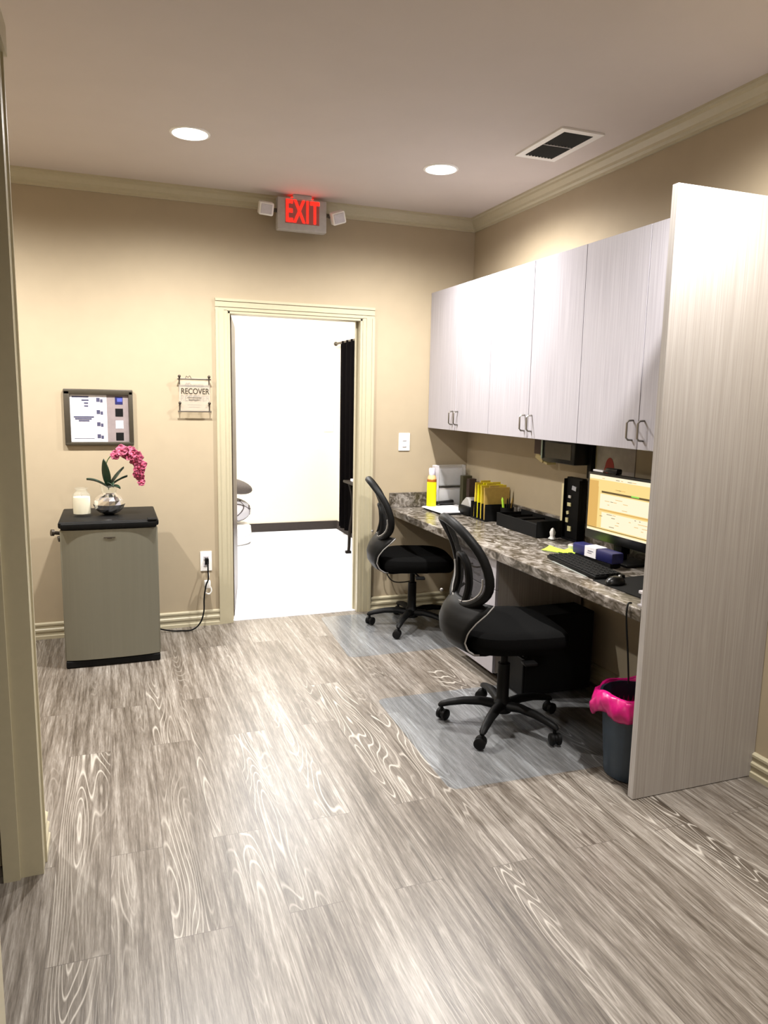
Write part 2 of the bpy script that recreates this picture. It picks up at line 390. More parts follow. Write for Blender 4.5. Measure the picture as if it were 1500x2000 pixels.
base('baseboard_left', (-2.687, -2.265, 0), (-2.687, -2.390, 0), (1, 0, 0))

# door_1: casing, jambs and the brown slab swung into the bright office
d1 = bpy.data.objects.new('door_1', None); COL.objects.link(d1); d1.location = (XI1, .06, 0); struct(d1)
def casing(m, a, b, z0, z1, axis, wallpos, sgn, inner):
    """stepped casing board between a and b; the inner edge is the thin one"""
    w = b-a
    steps = [(0, .30, .009), (.30, .78, .014), (.78, 1, .020)]
    for f0, f1, t in steps:
        if inner == 'b': f0, f1 = 1-f1, 1-f0
        if axis == 'x': m.box(a+w*f0, a+w*f1, wallpos-t, wallpos, z0, z1)
        else: m.box(wallpos, wallpos+t, a+w*f0, a+w*f1, z0, z1)
m = MB(); casing(m, XO1, XI1-.004, 0, 2.036, 'x', 0, 1, 'b')
m.build('door_casing', M_trim, d1, org=d1.location)
m = MB(); casing(m, XI2+.004, XO2, 0, 2.036, 'x', 0, 1, 'a')
m.build('door_casing', M_trim, d1, org=d1.location)
m = MB()
for f0, f1, t in [(0, .30, .009), (.30, .78, .014), (.78, 1, .020)]:
    m.box(XO1+.08*(1-f1)*.0, XO2, -t, 0, 2.034+f0*.072, 2.034+f1*.072)
m.build('door_casing', M_trim, d1, org=d1.location)
m = MB(); m.box(XI1-.004, XI1+.012, -.004, WT, 0, 2.03); m.box(XI1+.012, XI1+.024, .06, .085, 0, 2.03); m.build('door_jamb', M_trim, d1, org=d1.location)
m = MB(); m.box(XI2-.012, XI2+.004, -.004, WT, 0, 2.03); m.box(XI2-.024, XI2-.012, .06, .085, 0, 2.03); m.build('door_jamb', M_trim, d1, org=d1.location)
m = MB(); m.box(XI1, XI2, -.004, WT, 2.018, 2.034); m.build('door_jamb', M_trim, d1, org=d1.location)
m = MB()
rz = Matrix.Rotation(math.radians(-10.5), 3, 'Z')
m.box(XI1+.0, XI1+.04, WT+.01, WT+.88, .01, 2.02, rot=rz, piv=(XI1+.0, WT+.01, 0))
slab = m.build('door_slab', M_brown, d1, org=d1.location)
slab['label'] = 'dark brown door slab'

# door_2: doorway in the left wall, its far jamb turned to the camera
d2 = bpy.data.objects.new('door_2', None); COL.objects.link(d2); d2.location = (-2.74, -2.45, 0); struct(d2)
m = MB(); m.box(-2.785, -2.672, -2.466, -2.450, 0, 2.42); m.box(-2.785, -2.738, -2.478, -2.466, 0, 2.42); m.build('door_jamb', M_trim, d2, org=d2.location)
m = MB(); casing(m, -2.452, -2.390, 0, 2.42, 'y', -2.687, 1, 'a'); m.build('door_casing', M_trim, d2, org=d2.location)
m = MB(); m.box(-2.68, -2.66, -3.44, -2.372, 2.42, 2.50); m.build('door_casing', M_trim, d2, org=d2.location)
m = MB(); m.box(-2.68, -2.66, -3.44, -3.36, 0, 2.42); m.box(-2.805, -2.672, -3.36, -3.345, 0, 2.42); m.build('door_casing', M_trim, d2, org=d2.location)

# bright office beyond the door
FY = 3.28; FX = 0.0
m = MB(); m.box(-3.2, FX+.1, .03, FY+.1, -.05, .004); struct(m.build('floor_office', M_carpet))
m = MB(); m.box(-3.2, FX+.1, FY, FY+.1, 0, H); struct(m.build('wall_office_far', M_fwall))
m = MB(); m.box(FX, FX+.1, WT, FY, 0, H); struct(m.build('wall_office_right', M_fwall))
m = MB(); m.box(-3.3, -3.2, WT, FY+.1, 0, H); struct(m.build('wall_office_left', M_fwall))
m = MB(); m.box(-3.2, FX+.1, WT, FY+.1, H, H+.08); struct(m.build('ceiling_office', M_fwall))
m = MB(); m.box(-1.30, FX, FY-.012, FY, 0, .10, .003); struct(m.build('baseboard_office_far', M_base2))
m = MB(); m.box(FX-.012, FX, 2.2, FY-.012, 0, .10, .003); struct(m.build('baseboard_office_right', M_base2))

# ================================================================== CEILING THINGS
def can_light(i, x, y, label):
    t = thing('recessed_light', label, 'ceiling light', (x, y, H), 0, 'recessed ceiling lights')
    m = MB(); m.lathe([(.080, -.001), (.083, -.006), (.094, -.004), (.096, 0)], n=40, cap=False); m.build('trim_ring', M_white, t, smooth=True)
    m = MB(); m.lathe([(0.0001, -.004), (.081, -.003)], n=40, cap=False); m.build('lens', M_lens, t)
    l = lamp('bulb_light', 'SPOT', (0, 0, -.03), CAN_W, CAN_COL, t, spot_size=math.radians(163), spot_blend=1.0, shadow_soft_size=.035)
    return t
LBL = ['recessed ceiling light above the picture board and fridge', 'recessed ceiling light between exit sign and vent', 'recessed ceiling light over the alcove',
       'recessed ceiling light just before the end panel', 'recessed ceiling light farthest from the exit sign']
for i, (x, y) in enumerate(CANS): can_light(i, x, y, LBL[i])

t = thing('ceiling_vent', 'rectangular slotted air vent with white frame and dark grille in the ceiling', 'vent', (-.345, -1.54, H))
m = MB()
for a in ((-.115, -.080), (.080, .115)): m.box(a[0], a[1], -.21, .21, -.008, 0)
for a in ((-.21, -.175), (.175, .21)): m.box(-.080, .080, a[0], a[1], -.008, 0)
m.build('vent_frame', M_white, t)
m = MB(); m.box(-.080, .080, -.175, .175, -.002, -.0005); m.build('vent_cavity', M_dark, t)
for k in range(9):
    m = MB(); xx = -.072+k*.018
    m.box(xx-.005, xx+.005, -.175, .175, -.0068, -.0052, rot=Matrix.Rotation(.8, 3, 'Y')); m.build('slat', M_dark, t)
m = MB(); m.box(-.080, .080, -.004, .004, -.010, -.003); m.build('crossbar', M_greypl, t)

# exit sign
EX = (-1.268, -.115)
t = thing('exit_sign', 'lit red EXIT sign with two white emergency lamp heads above the doorway', 'exit sign', (EX[0], EX[1], H))
m = MB(); m.box(-.060, .060, -.035, .035, -.024, 0, .006); m.build('canopy', M_exitface, t)
m = MB(); m.box(-.156, .156, -.030, .030, -.212, -.020, .007); m.build('housing', M_exitface, t, smooth=True)
m = MB(); m.box(-.108, .108, -.0325, -.029, -.172, -.034, .001); m.build('face_plate', plain('plate with painted red glow', (.38, .10, .09), .5), t)  # red spill from the letters is put into the plate colour
m = MB(); T = Matrix.Translation((0, -.0335, -.106)) @ Matrix.Rotation(PI/2, 4, 'X')
m.text('EXIT', .185, T, .001, .0032, .52); e = m.build('lettering', M_exit, t); e['label'] = 'glowing red EXIT letters'
m = MB(); m.box(-.070, .070, -.030, .020, -.0195, -.0165); m.build('top_glow_slot', M_exit, t)
for sx, tilt in ((-1, .1), (1, .55)):
    m = MB(); m.cyl((sx*.150, -.005, -.10), (sx*.185, -.010, -.10), .012); m.cyl((sx*.182, -.010, -.115), (sx*.190, -.010, -.085), .010)
    arm = m.build('lamp_arm', M_bronze, t, smooth=True)
    m = MB(); c = Vector((sx*.228, -.03, -.10+(-.01 if sx > 0 else .0)))
    R = Matrix.Rotation(sx*-tilt*.6, 3, 'Y') @ Matrix.Rotation(.35, 3, 'X')
    m.box(c.x-.045, c.x+.045, c.y-.03, c.y+.03, c.z-.038, c.z+.038, .010, rot=R); hd = m.build('lamp_head', M_white, t, smooth=True)
    m = MB(); m.box(c.x-.034, c.x+.034, c.y-.033, c.y-.026, c.z-.028, c.z+.028, .003, rot=R, piv=c); m.build('lamp_lens', M_lightgrey, hd)

# ================================================================== CABINETS
UX, UZ0, UZ1 = -.319, 1.309, 2.231
YS = [-.004, -.445, -.893, -1.345, -1.795, -2.235, -2.668]
CABL = ['pale laminate two-door wall cabinet in the corner beside the back wall', 'pale laminate two-door wall cabinet, middle of the row', 'pale laminate two-door wall cabinet next to the tall end panel']
for c in range(3):
    ya, yb, yc = YS[2*c], YS[2*c+1], YS[2*c+2]
    o = (UX, (ya+yc)/2, UZ0)
    t = thing('wall_cabinet', CABL[c], 'cabinet', o, 0, 'wall cabinets over the desk')
    m = MB(); m.box(UX+.020, -.002, yc+.0008, ya-.0008, UZ0, UZ1-.002); m.build('body', M_lam, t, org=o)
    for k, (p, q) in enumerate(((ya, yb), (yb, yc))):
        m = MB(); m.box(UX, UX+.0185, q+.0017, p-.0017, UZ0-.002, UZ1, .0012, 1); d = m.build('door', M_lam, t, org=o)
        hy = yb+(.036 if k == 0 else -.036)
        m = MB(); pts = [(UX+.004, hy, 1.345), (UX-.022, hy, 1.347), (UX-.031, hy, 1.356), (UX-.031, hy, 1.420), (UX-.022, hy, 1.429), (UX+.004, hy, 1.431)]
        m.tube(pts, .0045, 8); m.build('handle', M_nickel, d, smooth=True, org=o)

m = MB(); o = (-.30, -2.685, 0); m.box(-.602, -.002, -2.700, -2.6695, .002, 2.240, .0015, 1)
tag(m.build('end_panel', M_panel, org=o), 'tall pale wood-grain end panel standing from floor to above the cabinets', 'panel').location = o

CZ = .745
o = (-.3, -1.33, CZ)
t = thing('countertop', 'long granite-look laminate desk top running along the right wall', 'countertop', o)
m = MB(); m.box(-.606, -.002, -2.668, -.002, CZ-.048, CZ, .004); m.build('top', M_counter, t, org=o)
m = MB(); m.box(-.602, -.002, -.022, -.002, CZ, CZ+.105, .003); m.build('backsplash', M_counter, t, org=o)
m = MB(); m.box(-.020, -.002, -2.668, -.022, CZ, CZ+.105, .003); m.build('backsplash', M_counter, t, org=o)

o = (-.28, -1.27, 0)
t = thing('base_cabinet', 'pale low drawer cabinet under the desk top between the two chairs', 'cabinet', o)
m = MB(); m.box(-.542, -.022, -1.500, -1.050, .060, CZ-.050); m.build('body', M_panel, t, org=o)
m = MB(); m.box(-.480, -.022, -1.490, -1.060, .002, .060); m.build('toe_kick', M_blkmat, t, org=o)
for z0, z1 in ((.062, .335), (.339, .515), (.519, .690)):
    m = MB(); m.box(-.560, -.5425, -1.498, -1.052, z0, z1, .0015, 1); d = m.build('drawer', M_lam, t, org=o)
    m = MB(); zc = (z0+z1)/2; m.tube([(-.556, -1.32, zc), (-.585, -1.318, zc), (-.59, -1.31, zc), (-.59, -1.24, zc), (-.585, -1.232, zc), (-.556, -1.23, zc)], .0045, 8); m.build('handle', M_nickel, d, smooth=True, org=o)

# ================================================================== CHAIRS
def make_chair(loc, rz, legrot, label):
    """task chair facing local +x"""
    t = thing('office_chair', label, 'chair', loc, rz, 'black mesh-back office chairs at the desk')
    a0 = legrot-rz
    m = MB(); m.lathe([(.030, .060), (.043, .066), (.045, .115), (.034, .128), (.029, .135), (.028, .30), (.017, .302), (.016, .385)], n=24); m.build('gas_lift', M_blk, t, smooth=True)
    for k in range(5):
        a = a0+k*2*PI/5; ca, sa = math.cos(a), math.sin(a)
        P = lambda r, z: (ca*r, sa*r, z)
        m = MB(); m.tube([P(.030, .098), P(.10, .108), P(.18, .103), P(.25, .088), P(.283, .078), P(.296, .070)], [.027, .024, .021, .018, .016, .009], 10, flat=(1.05, .85))
        lg = m.build('leg', M_blk, t, smooth=True)
        # caster: stem, hood and twin wheels
        m = MB(); cx, cy = ca*.281, sa*.281
        m.cyl((cx, cy, .078), (cx, cy, .045), .008)
        b = a+.9+k*.8; tb = Vector((math.cos(b), math.sin(b), 0)); ax = Vector((-math.sin(b), math.cos(b), 0))
        c = Vector((cx, cy, .027))-tb*.010
        for s in (-1, 1):
            m.tube([c+ax*s*.005, c+ax*s*.010, c+ax*s*.022, c+ax*s*.026], [.022, .0265, .0265, .020], 18)
        m.tube([c+ax*-.006+Vector((0, 0, .001)), c+ax*.006+Vector((0, 0, .001))], .020, 14)
        m.build('caster', M_blk, lg, smooth=True)
    m = MB(); m.box(-.10, .10, -.07, .07, .372, .405, .01); m.cyl((0, -.06, .385), (.02, -.24, .388), .006); m.box(-.01, .05, -.27, -.22, .380, .394, .005); m.build('tilt_mechanism', M_blk, t, smooth=True)
    # seat: waterfall cushion
    m = MB()
    def ring(z, s, rr=.0):
        pts = []
        for j in range(40):
            a = 2*PI*j/40; ca, sa = math.cos(a), math.sin(a)
            e = 2/3.2
            x = .245*s*math.copysign(abs(ca)**e, ca); y = .25*s*math.copysign(abs(sa)**e, sa)
            pts.append(m.bm.verts.new((x+.02, y, z-(.018*max(0, (x-.1)/.15)**2 if x > .1 else 0)+.012*(abs(y)/.25)**2)))
        return pts
    Rg = [ring(.402, .80), ring(.405, .92), ring(.425, .985), ring(.455, 1.0), ring(.480, .975), ring(.495, .90), ring(.499, .70), ring(.497, .35)]
    for A, B in zip(Rg, Rg[1:]):
        for j in range(40): m.bm.faces.new((A[j], A[(j+1) % 40], B[(j+1) % 40], B[j]))
    m.bm.faces.new(list(reversed(Rg[0]))); m.bm.faces.new(Rg[-1])
    m.build('seat', M_blkfab, t, smooth=True)
    # back: curved loop outline
    ZB, ZT = .600, .985
    def bx(z): # lumbar forward, head rearward
        u = (z-ZB)/(ZT-ZB); return -.235+.060*math.sin(min(1, u*1.25)*PI*.55)-.165*max(0, u-.18)**1.25
    def outline(a, s=1.0):
        sa, ca = math.sin(a), math.cos(a)
        e = 2/2.5
        v = math.copysign(abs(sa)**e, sa)*s; h = math.copysign(abs(ca)**e, ca)*s
        z = (ZB+ZT)/2+v*(ZT-ZB)/2
        u = (z-ZB)/(ZT-ZB)
        w = .235*(1-.32*max(0, u-.25)**1.3)
        y = h*w
        return Vector((bx(z)+.055*(y/.25)**2, y, z))
    m = MB(); m.tube([outline(2*PI*i/48) for i in range(48)], .0185, 10, closed=True, flat=(.85, 1.15)); m.build('back_frame', M_blk, t, smooth=True)
    m = MB()
    m.grid(lambda i, j: outline(2*PI*j, max(.02, i)*.99), 8, 48); m.build('back_mesh', M_mesh, t, smooth=True)
    # yoke: two uprights joined by an arch
    m = MB()
    pts = spline([(bx(.61)+.004, -.075, .605), (bx(.68)+.004, -.070, .69), (bx(.76)+.004, -.060, .77), (bx(.81)+.004, -.030, .812), (bx(.82)+.004, 0, .82), (bx(.81)+.004, .030, .812), (bx(.76)+.004, .060, .77), (bx(.68)+.004, .070, .69), (bx(.61)+.004, .075, .605)], 5)
    m.tube(pts, .014, 8, flat=(1, 1.3)); m.build('back_yoke', M_blk, t, smooth=True)
    # shell bracket from the loop down and under the seat
    prof = spline([(-.232, .630), (-.285, .575), (-.305, .510), (-.285, .445), (-.235, .405), (-.16, .392), (-.06, .390)], 4)
    prof = [(p.x, p.y) for p in [Vector((q[0], q[1], 0)) for q in [(v.x, v.y) for v in [Vector((a, b, 0)) for a, b in []]]]] or None
    raw = [(-.226, .632), (-.262, .600), (-.288, .560), (-.302, .515), (-.296, .465), (-.268, .425), (-.225, .402), (-.16, .393), (-.06, .391)]
    wid = [.205, .215, .205, .19, .175, .165, .155, .14, .10]
    n = len(raw)
    def sh(i, j):
        f = i*(n-1); k = min(int(f), n-2); q = f-k
        x = raw[k][0]*(1-q)+raw[k+1][0]*q; z = raw[k][1]*(1-q)+raw[k+1][1]*q; w = wid[k]*(1-q)+wid[k+1]*q
        y = (j*2-1)*w
        return Vector((x+.085*(y/.2)**2*(1-i*.6), y, z))
    m = MB(); m.grid(sh, 24, 14); br = m.build('back_bracket', M_blk, t, smooth=True, solid=.012)
    for s in (0, 1):  # grey tubes drawn as the silvery edge highlights of the bracket
        m = MB(); m.tube([sh(i/20, s) for i in range(0, 17)], .0040, 6); m.build('bracket_edge_highlight', M_greypl, br, smooth=True)
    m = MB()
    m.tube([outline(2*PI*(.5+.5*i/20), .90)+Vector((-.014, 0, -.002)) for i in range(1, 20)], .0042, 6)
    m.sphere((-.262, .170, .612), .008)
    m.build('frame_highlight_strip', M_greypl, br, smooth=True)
    return t
c1 = make_chair((-.755, -1.955, .004), math.radians(-9), math.radians(152), 'near black mesh-back office chair on the clear floor mat, pushed under the desk')
# far chair
def chair_copy():
    o = dup(c1, (-.585, -.425, .004), math.radians(-16), 'far black mesh-back office chair beside the door casing and back wall', 'black mesh-back office chairs at the desk')
    return o
c2 = chair_copy()
for ch in c2.children:     # its five-star base stands turned a little differently
    if ch.name.startswith('leg'): ch.rotation_euler = (0, 0, math.radians(14))

# clear floor mats
def chair_mat(pts, label):
    cx = sum(p[0] for p in pts)/len(pts); cy = sum(p[1] for p in pts)/len(pts)
    m = MB(); P = [Vector((p[0], p[1], 0)) for p in pts]; out = []
    for i, p in enumerate(P):        # rounded corners
        a = (P[i-1]-p).normalized(); b = (P[(i+1) % len(P)]-p).normalized()
        for k in range(6):
            tt = k/5; q = p+a*.05*(1-tt)**2+b*.05*tt**2; out.append(q)
    lo = [m.bm.verts.new((q.x, q.y, .0006)) for q in out]; hi = [m.bm.verts.new((q.x, q.y, .0034)) for q in out]
    m.bm.faces.new(hi); m.bm.faces.new(list(reversed(lo)))
    for i in range(len(out)): m.bm.faces.new((lo[i], lo[(i+1) % len(out)], hi[(i+1) % len(out)], hi[i]))
    o = m.build('chair_mat', M_mat, org=(cx, cy, 0)); o.location = (cx, cy, 0)
    tag(o, label, 'floor mat', 'clear vinyl mats under the chairs')
chair_mat([(-1.235, -2.415), (-.12, -2.455), (-.12, -1.53), (-1.215, -1.505)], 'clear bluish vinyl floor mat under the near office chair')
chair_mat([(-1.165, -.885), (-.12, -.90), (-.12, -.09), (-1.115, -.06)], 'clear bluish vinyl floor mat under the far office chair')

# ================================================================== FRIDGE AND WHAT STANDS ON IT
o = (-2.454, -.35, 0)
t = thing('mini_fridge', 'small steel-fronted fridge with black top standing against the back wall', 'fridge', o)
m = MB(); m.box(-2.700, -2.208, -.545, -.085, .030, .780, .004); m.build('body', M_blkmat, t, org=o)
m = MB()
# door with a softly bowed front
def dr(i, j):
    x = -2.705+.502*i; a = (i*2-1); return Vector((x, -.612+.018*a**4+.004*a*a, .046+.726*j))
m.grid(dr, 20, 1)
bmv = m.bm; 
m.box(-2.705, -2.203, -.592, -.550, .046, .772, .003)
dd = m.build('door', M_steel, t, smooth=True, org=o)
m = MB(); m.box(-2.485, -2.425, -.6155, -.611, .727, .731, .001); m.box(-2.467, -2.443, -.6155, -.611, .722, .727, .001); m.build('emblem', M_iron, dd, org=o)
m = MB()
def tp(i, j):
    return None
m.box(-2.712, -2.196, -.600, -.083, .783, .818, .010, 3)
m.box(-2.700, -2.208, -.617, -.590, .777, .812, .008, 3)
m.build('top', M_blk, t, smooth=True, org=o)
m = MB(); m.box(-2.255, -2.205, -.618, -.56, .814, .824, .003); m.build('hinge_cover', M_blkmat, t, org=o)
m = MB(); m.box(-2.702, -2.206, -.600, -.10, .004, .040, .004); m.build('plinth', M_blkmat, t, org=o)
m = MB(); m.cyl((-2.70, -.50, .742), (-2.745, -.51, .750), .010); m.cyl((-2.738, -.515, .750), (-2.752, -.520, .752), .018); m.cyl((-2.70, -.50, .715), (-2.72, -.505, .712), .016)
m.build('side_latch', M_iron, t, smooth=True, org=o)
# plinth rests on the floor via two rubber feet
for fx in (-2.66, -2.25):
    for fy in (-.56, -.14): m = MB(); m.cyl((fx, fy, 0), (fx, fy, .006), .015); m.build('foot', M_blkmat, t, org=o)

TZ = .818
o = (-2.597, -.37, TZ+.001)
t = thing('candle_jar', 'clear glass jar candle with cream wax on the fridge, left of the orchid', 'candle', o)
m = MB(); m.lathe([(.047, 0), (.050, .006), (.050, .105), (.046, .122), (.031, .136), (.030, .148), (.037, .151), (.037, .157), (.028, .157), (.028, .138), (.044, .120), (.047, .104), (.047, .010), (.0001, .010)], n=36)
m.build('glass_jar', M_glass, t, smooth=True)
m = MB(); m.lathe([(.0001, .012), (.0455, .012), (.0455, .100), (.044, .106), (.0001, .106)], n=32); m.build('wax', M_wax, t, smooth=True)
m = MB(); m.cyl((0, 0, .106), (.001, 0, .116), .0015, n=6); m.build('wick', M_iron, t)

o = (-2.452, -.36, TZ+.001)
t = thing('orchid_pot', 'pink orchid with dark green leaves in a faceted silver bowl on the fridge', 'orchid', o)
m = MB()
def facet(a, z): return .022*math.cos(8*a+(PI if int(z/.022) % 2 else 0))
m.lathe([(.028, 0), (.054, .012), (.078, .035), (.086, .060), (.081, .084), (.064, .104), (.044, .118), (.040, .126)], n=16, wob=facet); m.build('silver_bowl', M_chrome, t)
m = MB(); m.lathe([(.040, .124), (.041, .140), (.046, .166), (.049, .168), (.044, .140), (.038, .126)], n=32, cap=False); m.build('glass_neck', M_glass, t, smooth=True)
m = MB()
stm = spline([(0, 0, .14), (-.003, .005, .22), (-.008, .005, .285), (.010, 0, .325), (.045, -.012, .352), (.085, -.02, .36), (.125, -.03, .345), (.155, -.035, .30), (.168, -.04, .245), (.165, -.04, .20)], 6)
m.tube(stm, .003, 7); st = m.build('stem', M_stem, t, smooth=True)
def leaf(ang, L, w, lift, droop, bend=0):
    m = MB()
    def f(i, j):
        u = i; s = (j*2-1); ww = w*math.sin(PI*min(1, .10+u*.90))**.7 if u < .999 else .001
        r = L*u; x = math.cos(ang)*r-math.sin(ang)*s*ww; y = math.sin(ang)*r+math.cos(ang)*s*ww
        return Vector((x, y, .150+lift*u-droop*u*u+.010*abs(s)))
    m.grid(f, 12, 4); m.build('leaf', M_leaf, t, smooth=True, solid=.003)
leaf(PI*1.02, .115, .026, .095, .045); leaf(PI*1.3, .035, .027, .14, -.02); leaf(PI*.1, .09, .026, .13, .02)
leaf(-.2, .105, .024, .10, .035); leaf(PI*1.62, .07, .018, .10, .09); leaf(PI*.55, .06, .018, .10, .02); leaf(-.75, .085, .018, .045, .045)
random.seed(3)
def flower(c, nrm, s):
    m = MB(); q = Vector((0, 0, 1)).rotation_difference(nrm); 
    for k, (w, L) in enumerate(((.015, .030), (.019, .028), (.014, .028), (.014, .028), (.019, .028))):
        a = k*2*PI/5+.3
        def f(i, j, a=a, w=w, L=L):
            sd = (j*2-1)*w*math.sin(PI*(.08+.92*i))**.6*s if i < .99 else (j*2-1)*.002
            r = L*i*s; v = Vector((math.cos(a)*r-math.sin(a)*sd, math.sin(a)*r+math.cos(a)*sd, .006*i*s+.004*math.sin(3*j+5*i)))
            return Vector(c)+q @ v
        m.grid(f, 5, 3)
    m.mi = 1; m.sphere(Vector(c)+q @ Vector((0, 0, .006)), .0065*s, (1, .8, 1.1), 8)
    m.build('flower', [M_petal, M_petal2], st, smooth=True, solid=.0012)
for k in range(26):
    f = .48+.52*k/25; p = stm[int(f*(len(stm)-1))]
    off = Vector((random.uniform(-.022, .026), random.uniform(-.035, .01), random.uniform(-.030, .020)))
    if k < 6: off.z -= .004
    flower(p+off, Vector((random.uniform(-.6, .6), -1, random.uniform(-.5, .6))).normalized(), random.uniform(.95, 1.25)*(1 if k < 18 else .75))

# power cord of the fridge
m = MB()
cp = spline([(-1.872, -.030, .438), (-1.870, -.060, .425), (-1.872, -.085, .385), (-1.872, -.088, .330), (-1.888, -.088, .285), (-1.900, -.085, .20), (-1.905, -.10, .12), (-1.93, -.11, .05), (-1.98, -.12, .012), (-2.05, -.11, .008), (-2.12, -.10, .012), (-2.22, -.06, .03)], 6)
m.tube(cp, .0048, 8); m.box(-1.884, -1.860, -.042, -.006, .415, .455, .005)
m.build('power_cord', M_blk, smooth=True, org=(-1.87, -.03, .43)).location = (-1.87, -.03, .43)
tag(bpy.data.objects['power_cord'], 'black power cord from the fridge up to the wall outlet', 'cord')
m = MB(); m.box(-1.895, -1.855, -.075, -.040, .265, .315, .006); m.tube(spline([(-1.875, -.06, .27), (-1.89, -.06, .24), (-1.865, -.06, .225), (-1.850, -.06, .25), (-1.87, -.06, .30)], 5), .005, 7); m.tube(spline([(-1.87, -.058, .31), (-1.862, -.04, .345), (-1.866, -.016, .375)], 4), .004, 7)
w = m.build('cord_adapter', M_white, smooth=True, org=(-1.87, -.05, .29)); w.location = (-1.87, -.05, .29)
tag(w, 'small bundled white adapter hanging under the wall outlet', 'adapter')

# ================================================================== WALL THINGS
def outlet(x, z, label, pl=True):
    t = thing('wall_outlet', label, 'outlet', (x, 0, z))
    m = MB(); m.box(-.037, .037, -.007, 0, -.066, .066, .003); m.build('cover_plate', M_white, t)
    for s in (-1, 1):
        m = MB(); m.box(-.017, .017, -.0095, -.006, s*.022-.014, s*.022+.014, .003); r = m.build('socket', M_lightgrey, t)
        m = MB(); m.box(-.009, -.006, -.0105, -.009, s*.022-.005, s*.022+.007); m.box(.006, .009, -.0105, -.009, s*.022-.005, s*.022+.007); m.build('slot', M_iron, r)
outlet(-1.874, .432, 'white wall outlet between fridge and doorway with a black plug in it')
t = thing('light_switch', 'white light switch plate on the wall right of the doorway', 'switch', (-.497, 0, 1.207))
m = MB(); m.box(-.042, .042, -.007, 0, -.062, .062, .003); m.build('cover_plate', M_white, t)
for zc in (-.022, .022):
    m = MB(); m.box(-.015, .015, -.011, -.006, zc-.014, zc+.014, .002); m.build('rocker', M_lightgrey, t)

# picture board
o = (-2.492, 0, 1.360)
t = thing('framed_board', 'dark framed board with small photos and printed text above the fridge', 'framed board', o)
m = MB(); FWd, FHt, fb = .195, .168, .034
m.box(-FWd, FWd, -.024, -.002, FHt-fb, FHt, .005); m.box(-FWd, FWd, -.024, -.002, -FHt, -FHt+fb*.6, .005); m.box(-FWd, -FWd+fb, -.024, -.002, -FHt+.01, FHt-.01, .005); m.box(FWd-fb*.75, FWd, -.024, -.002, -FHt+.01, FHt-.01, .005)
m.build('frame', M_bronze, t, smooth=True)
x0, x1, z0, z1 = -FWd+fb-.002, FWd-fb*.75+.002, -FHt+fb*.6-.002, FHt-fb+.002
m = MB()
def q(a, b, c, d, y, mi): m.mi = mi; m.quad((a, y, c), (b, y, c), (b, y, d), (a, y, d))
q(x0, x0+(x1-x0)*.62, z0, z1, -.010, 0); q(x0+(x1-x0)*.62, x1, z0, z1, -.010, 1)  # right part coloured grey to stand for its reflection
m.build('printed_sheet', [M_paper, M_mauve], t)
wv, hv = x1-x0, z1-z0
for r in range(4):
    zc = z1-hv*(.11+.255*r)
    for cidx, (cx, w) in enumerate(((.50, .055), (.83, .055))):
        m = MB(); xc = x0+wv*cx
        mats = [[M_lightgrey, M_ink, M_paper], [M_navy if r == 0 else (M_paper if r == 2 else M_blkmat), M_blueink, M_ink]][cidx]
        q(xc-.022, xc+.022, zc-.026, zc+.022, -.0112, 0)
        if cidx == 0: q(xc-.018, xc+.002, zc-.012, zc+.012, -.0116, 1); q(xc+.004, xc+.018, zc-.016, zc+.004, -.0116, 1)
        elif r == 0: q(xc-.010, xc+.020, zc-.010, zc+.012, -.0116, 1)
        m.build('photo', mats, t)
m = MB()
for r, (a, b, zz) in enumerate([(.04, .32, .95), (.20, .32, .88), (.24, .31, .82), (.24, .31, .76), (.06, .40, .53), (.08, .36, .49), (.14, .32, .45), (.06, .40, .09)]):
    q(x0+wv*a, x0+wv*b, z0+hv*zz-.0045, z0+hv*zz+.0045 if zz > .2 else z0+hv*zz-.002, -.0112, 0)
m.build('printed_text', M_ink, t)

# RECOVER plaque
o = (-1.932, 0, 1.508)
t = thing('wall_plaque', 'clear plaque reading RECOVER with dark rails and pins beside the door casing', 'sign', o)
m = MB(); m.box(-.092, .098, -.034, -.030, -.105, .102, .001); m.build('acrylic_pane', M_acr2, t)
for z in (.094, -.106):
    m = MB(); m.cyl((-.100, -.036, z), (.105, -.036, z), .004, n=8); m.build('rail', M_iron, t, smooth=True)
for z in (.098, -.066):
    for x in (-.088, .092):
        m = MB(); m.sphere((x, -.042, z+.012), .0095, n=10); m.cyl((x, -.041, z+.008), (x, -.036, z-.036), .0042, .003, 8); m.cyl((x, -.040, z), (x, 0, z), .004, n=8); m.build('pin', M_iron, t, smooth=True)
m = MB(); T = Matrix.Translation((.006, -.0355, .018)) @ Matrix.Rotation(PI/2, 4, 'X'); m.text('RECOVER', .050, T, .0006, .0006, .80); tx = m.build('lettering', M_iron, t)
m = MB()
for k, w in enumerate((.07, .055)): m.box(-w*.6, w*.6, -.0352, -.0345, -.022-k*.014, -.019-k*.014)
m.tube(spline([(-.05, -.036, .098), (-.045, -.036, .112), (-.035, -.036, .104), (-.025, -.036, .114), (-.015, -.036, .096)], 4), .002, 6)
m.build('ornament', M_iron, t)

# cord dangling under the far end of the desk
m = MB(); m.tube(spline([(-.625, -.028, .318), (-.63, -.045, .30), (-.61, -.05, .25), (-.57, -.05, .215), (-.50, -.045, .205), (-.42, -.04, .21)], 6), .004, 7); m.box(-.64, -.61, -.035, -.004, .30, .34, .005)
o = m.build('hanging_cable', M_blk, smooth=True, org=(-.62, -.02, .32)); o.location = (-.62, -.02, .32)
tag(o, 'black plug and cord low on the back wall behind the far chair', 'cord')

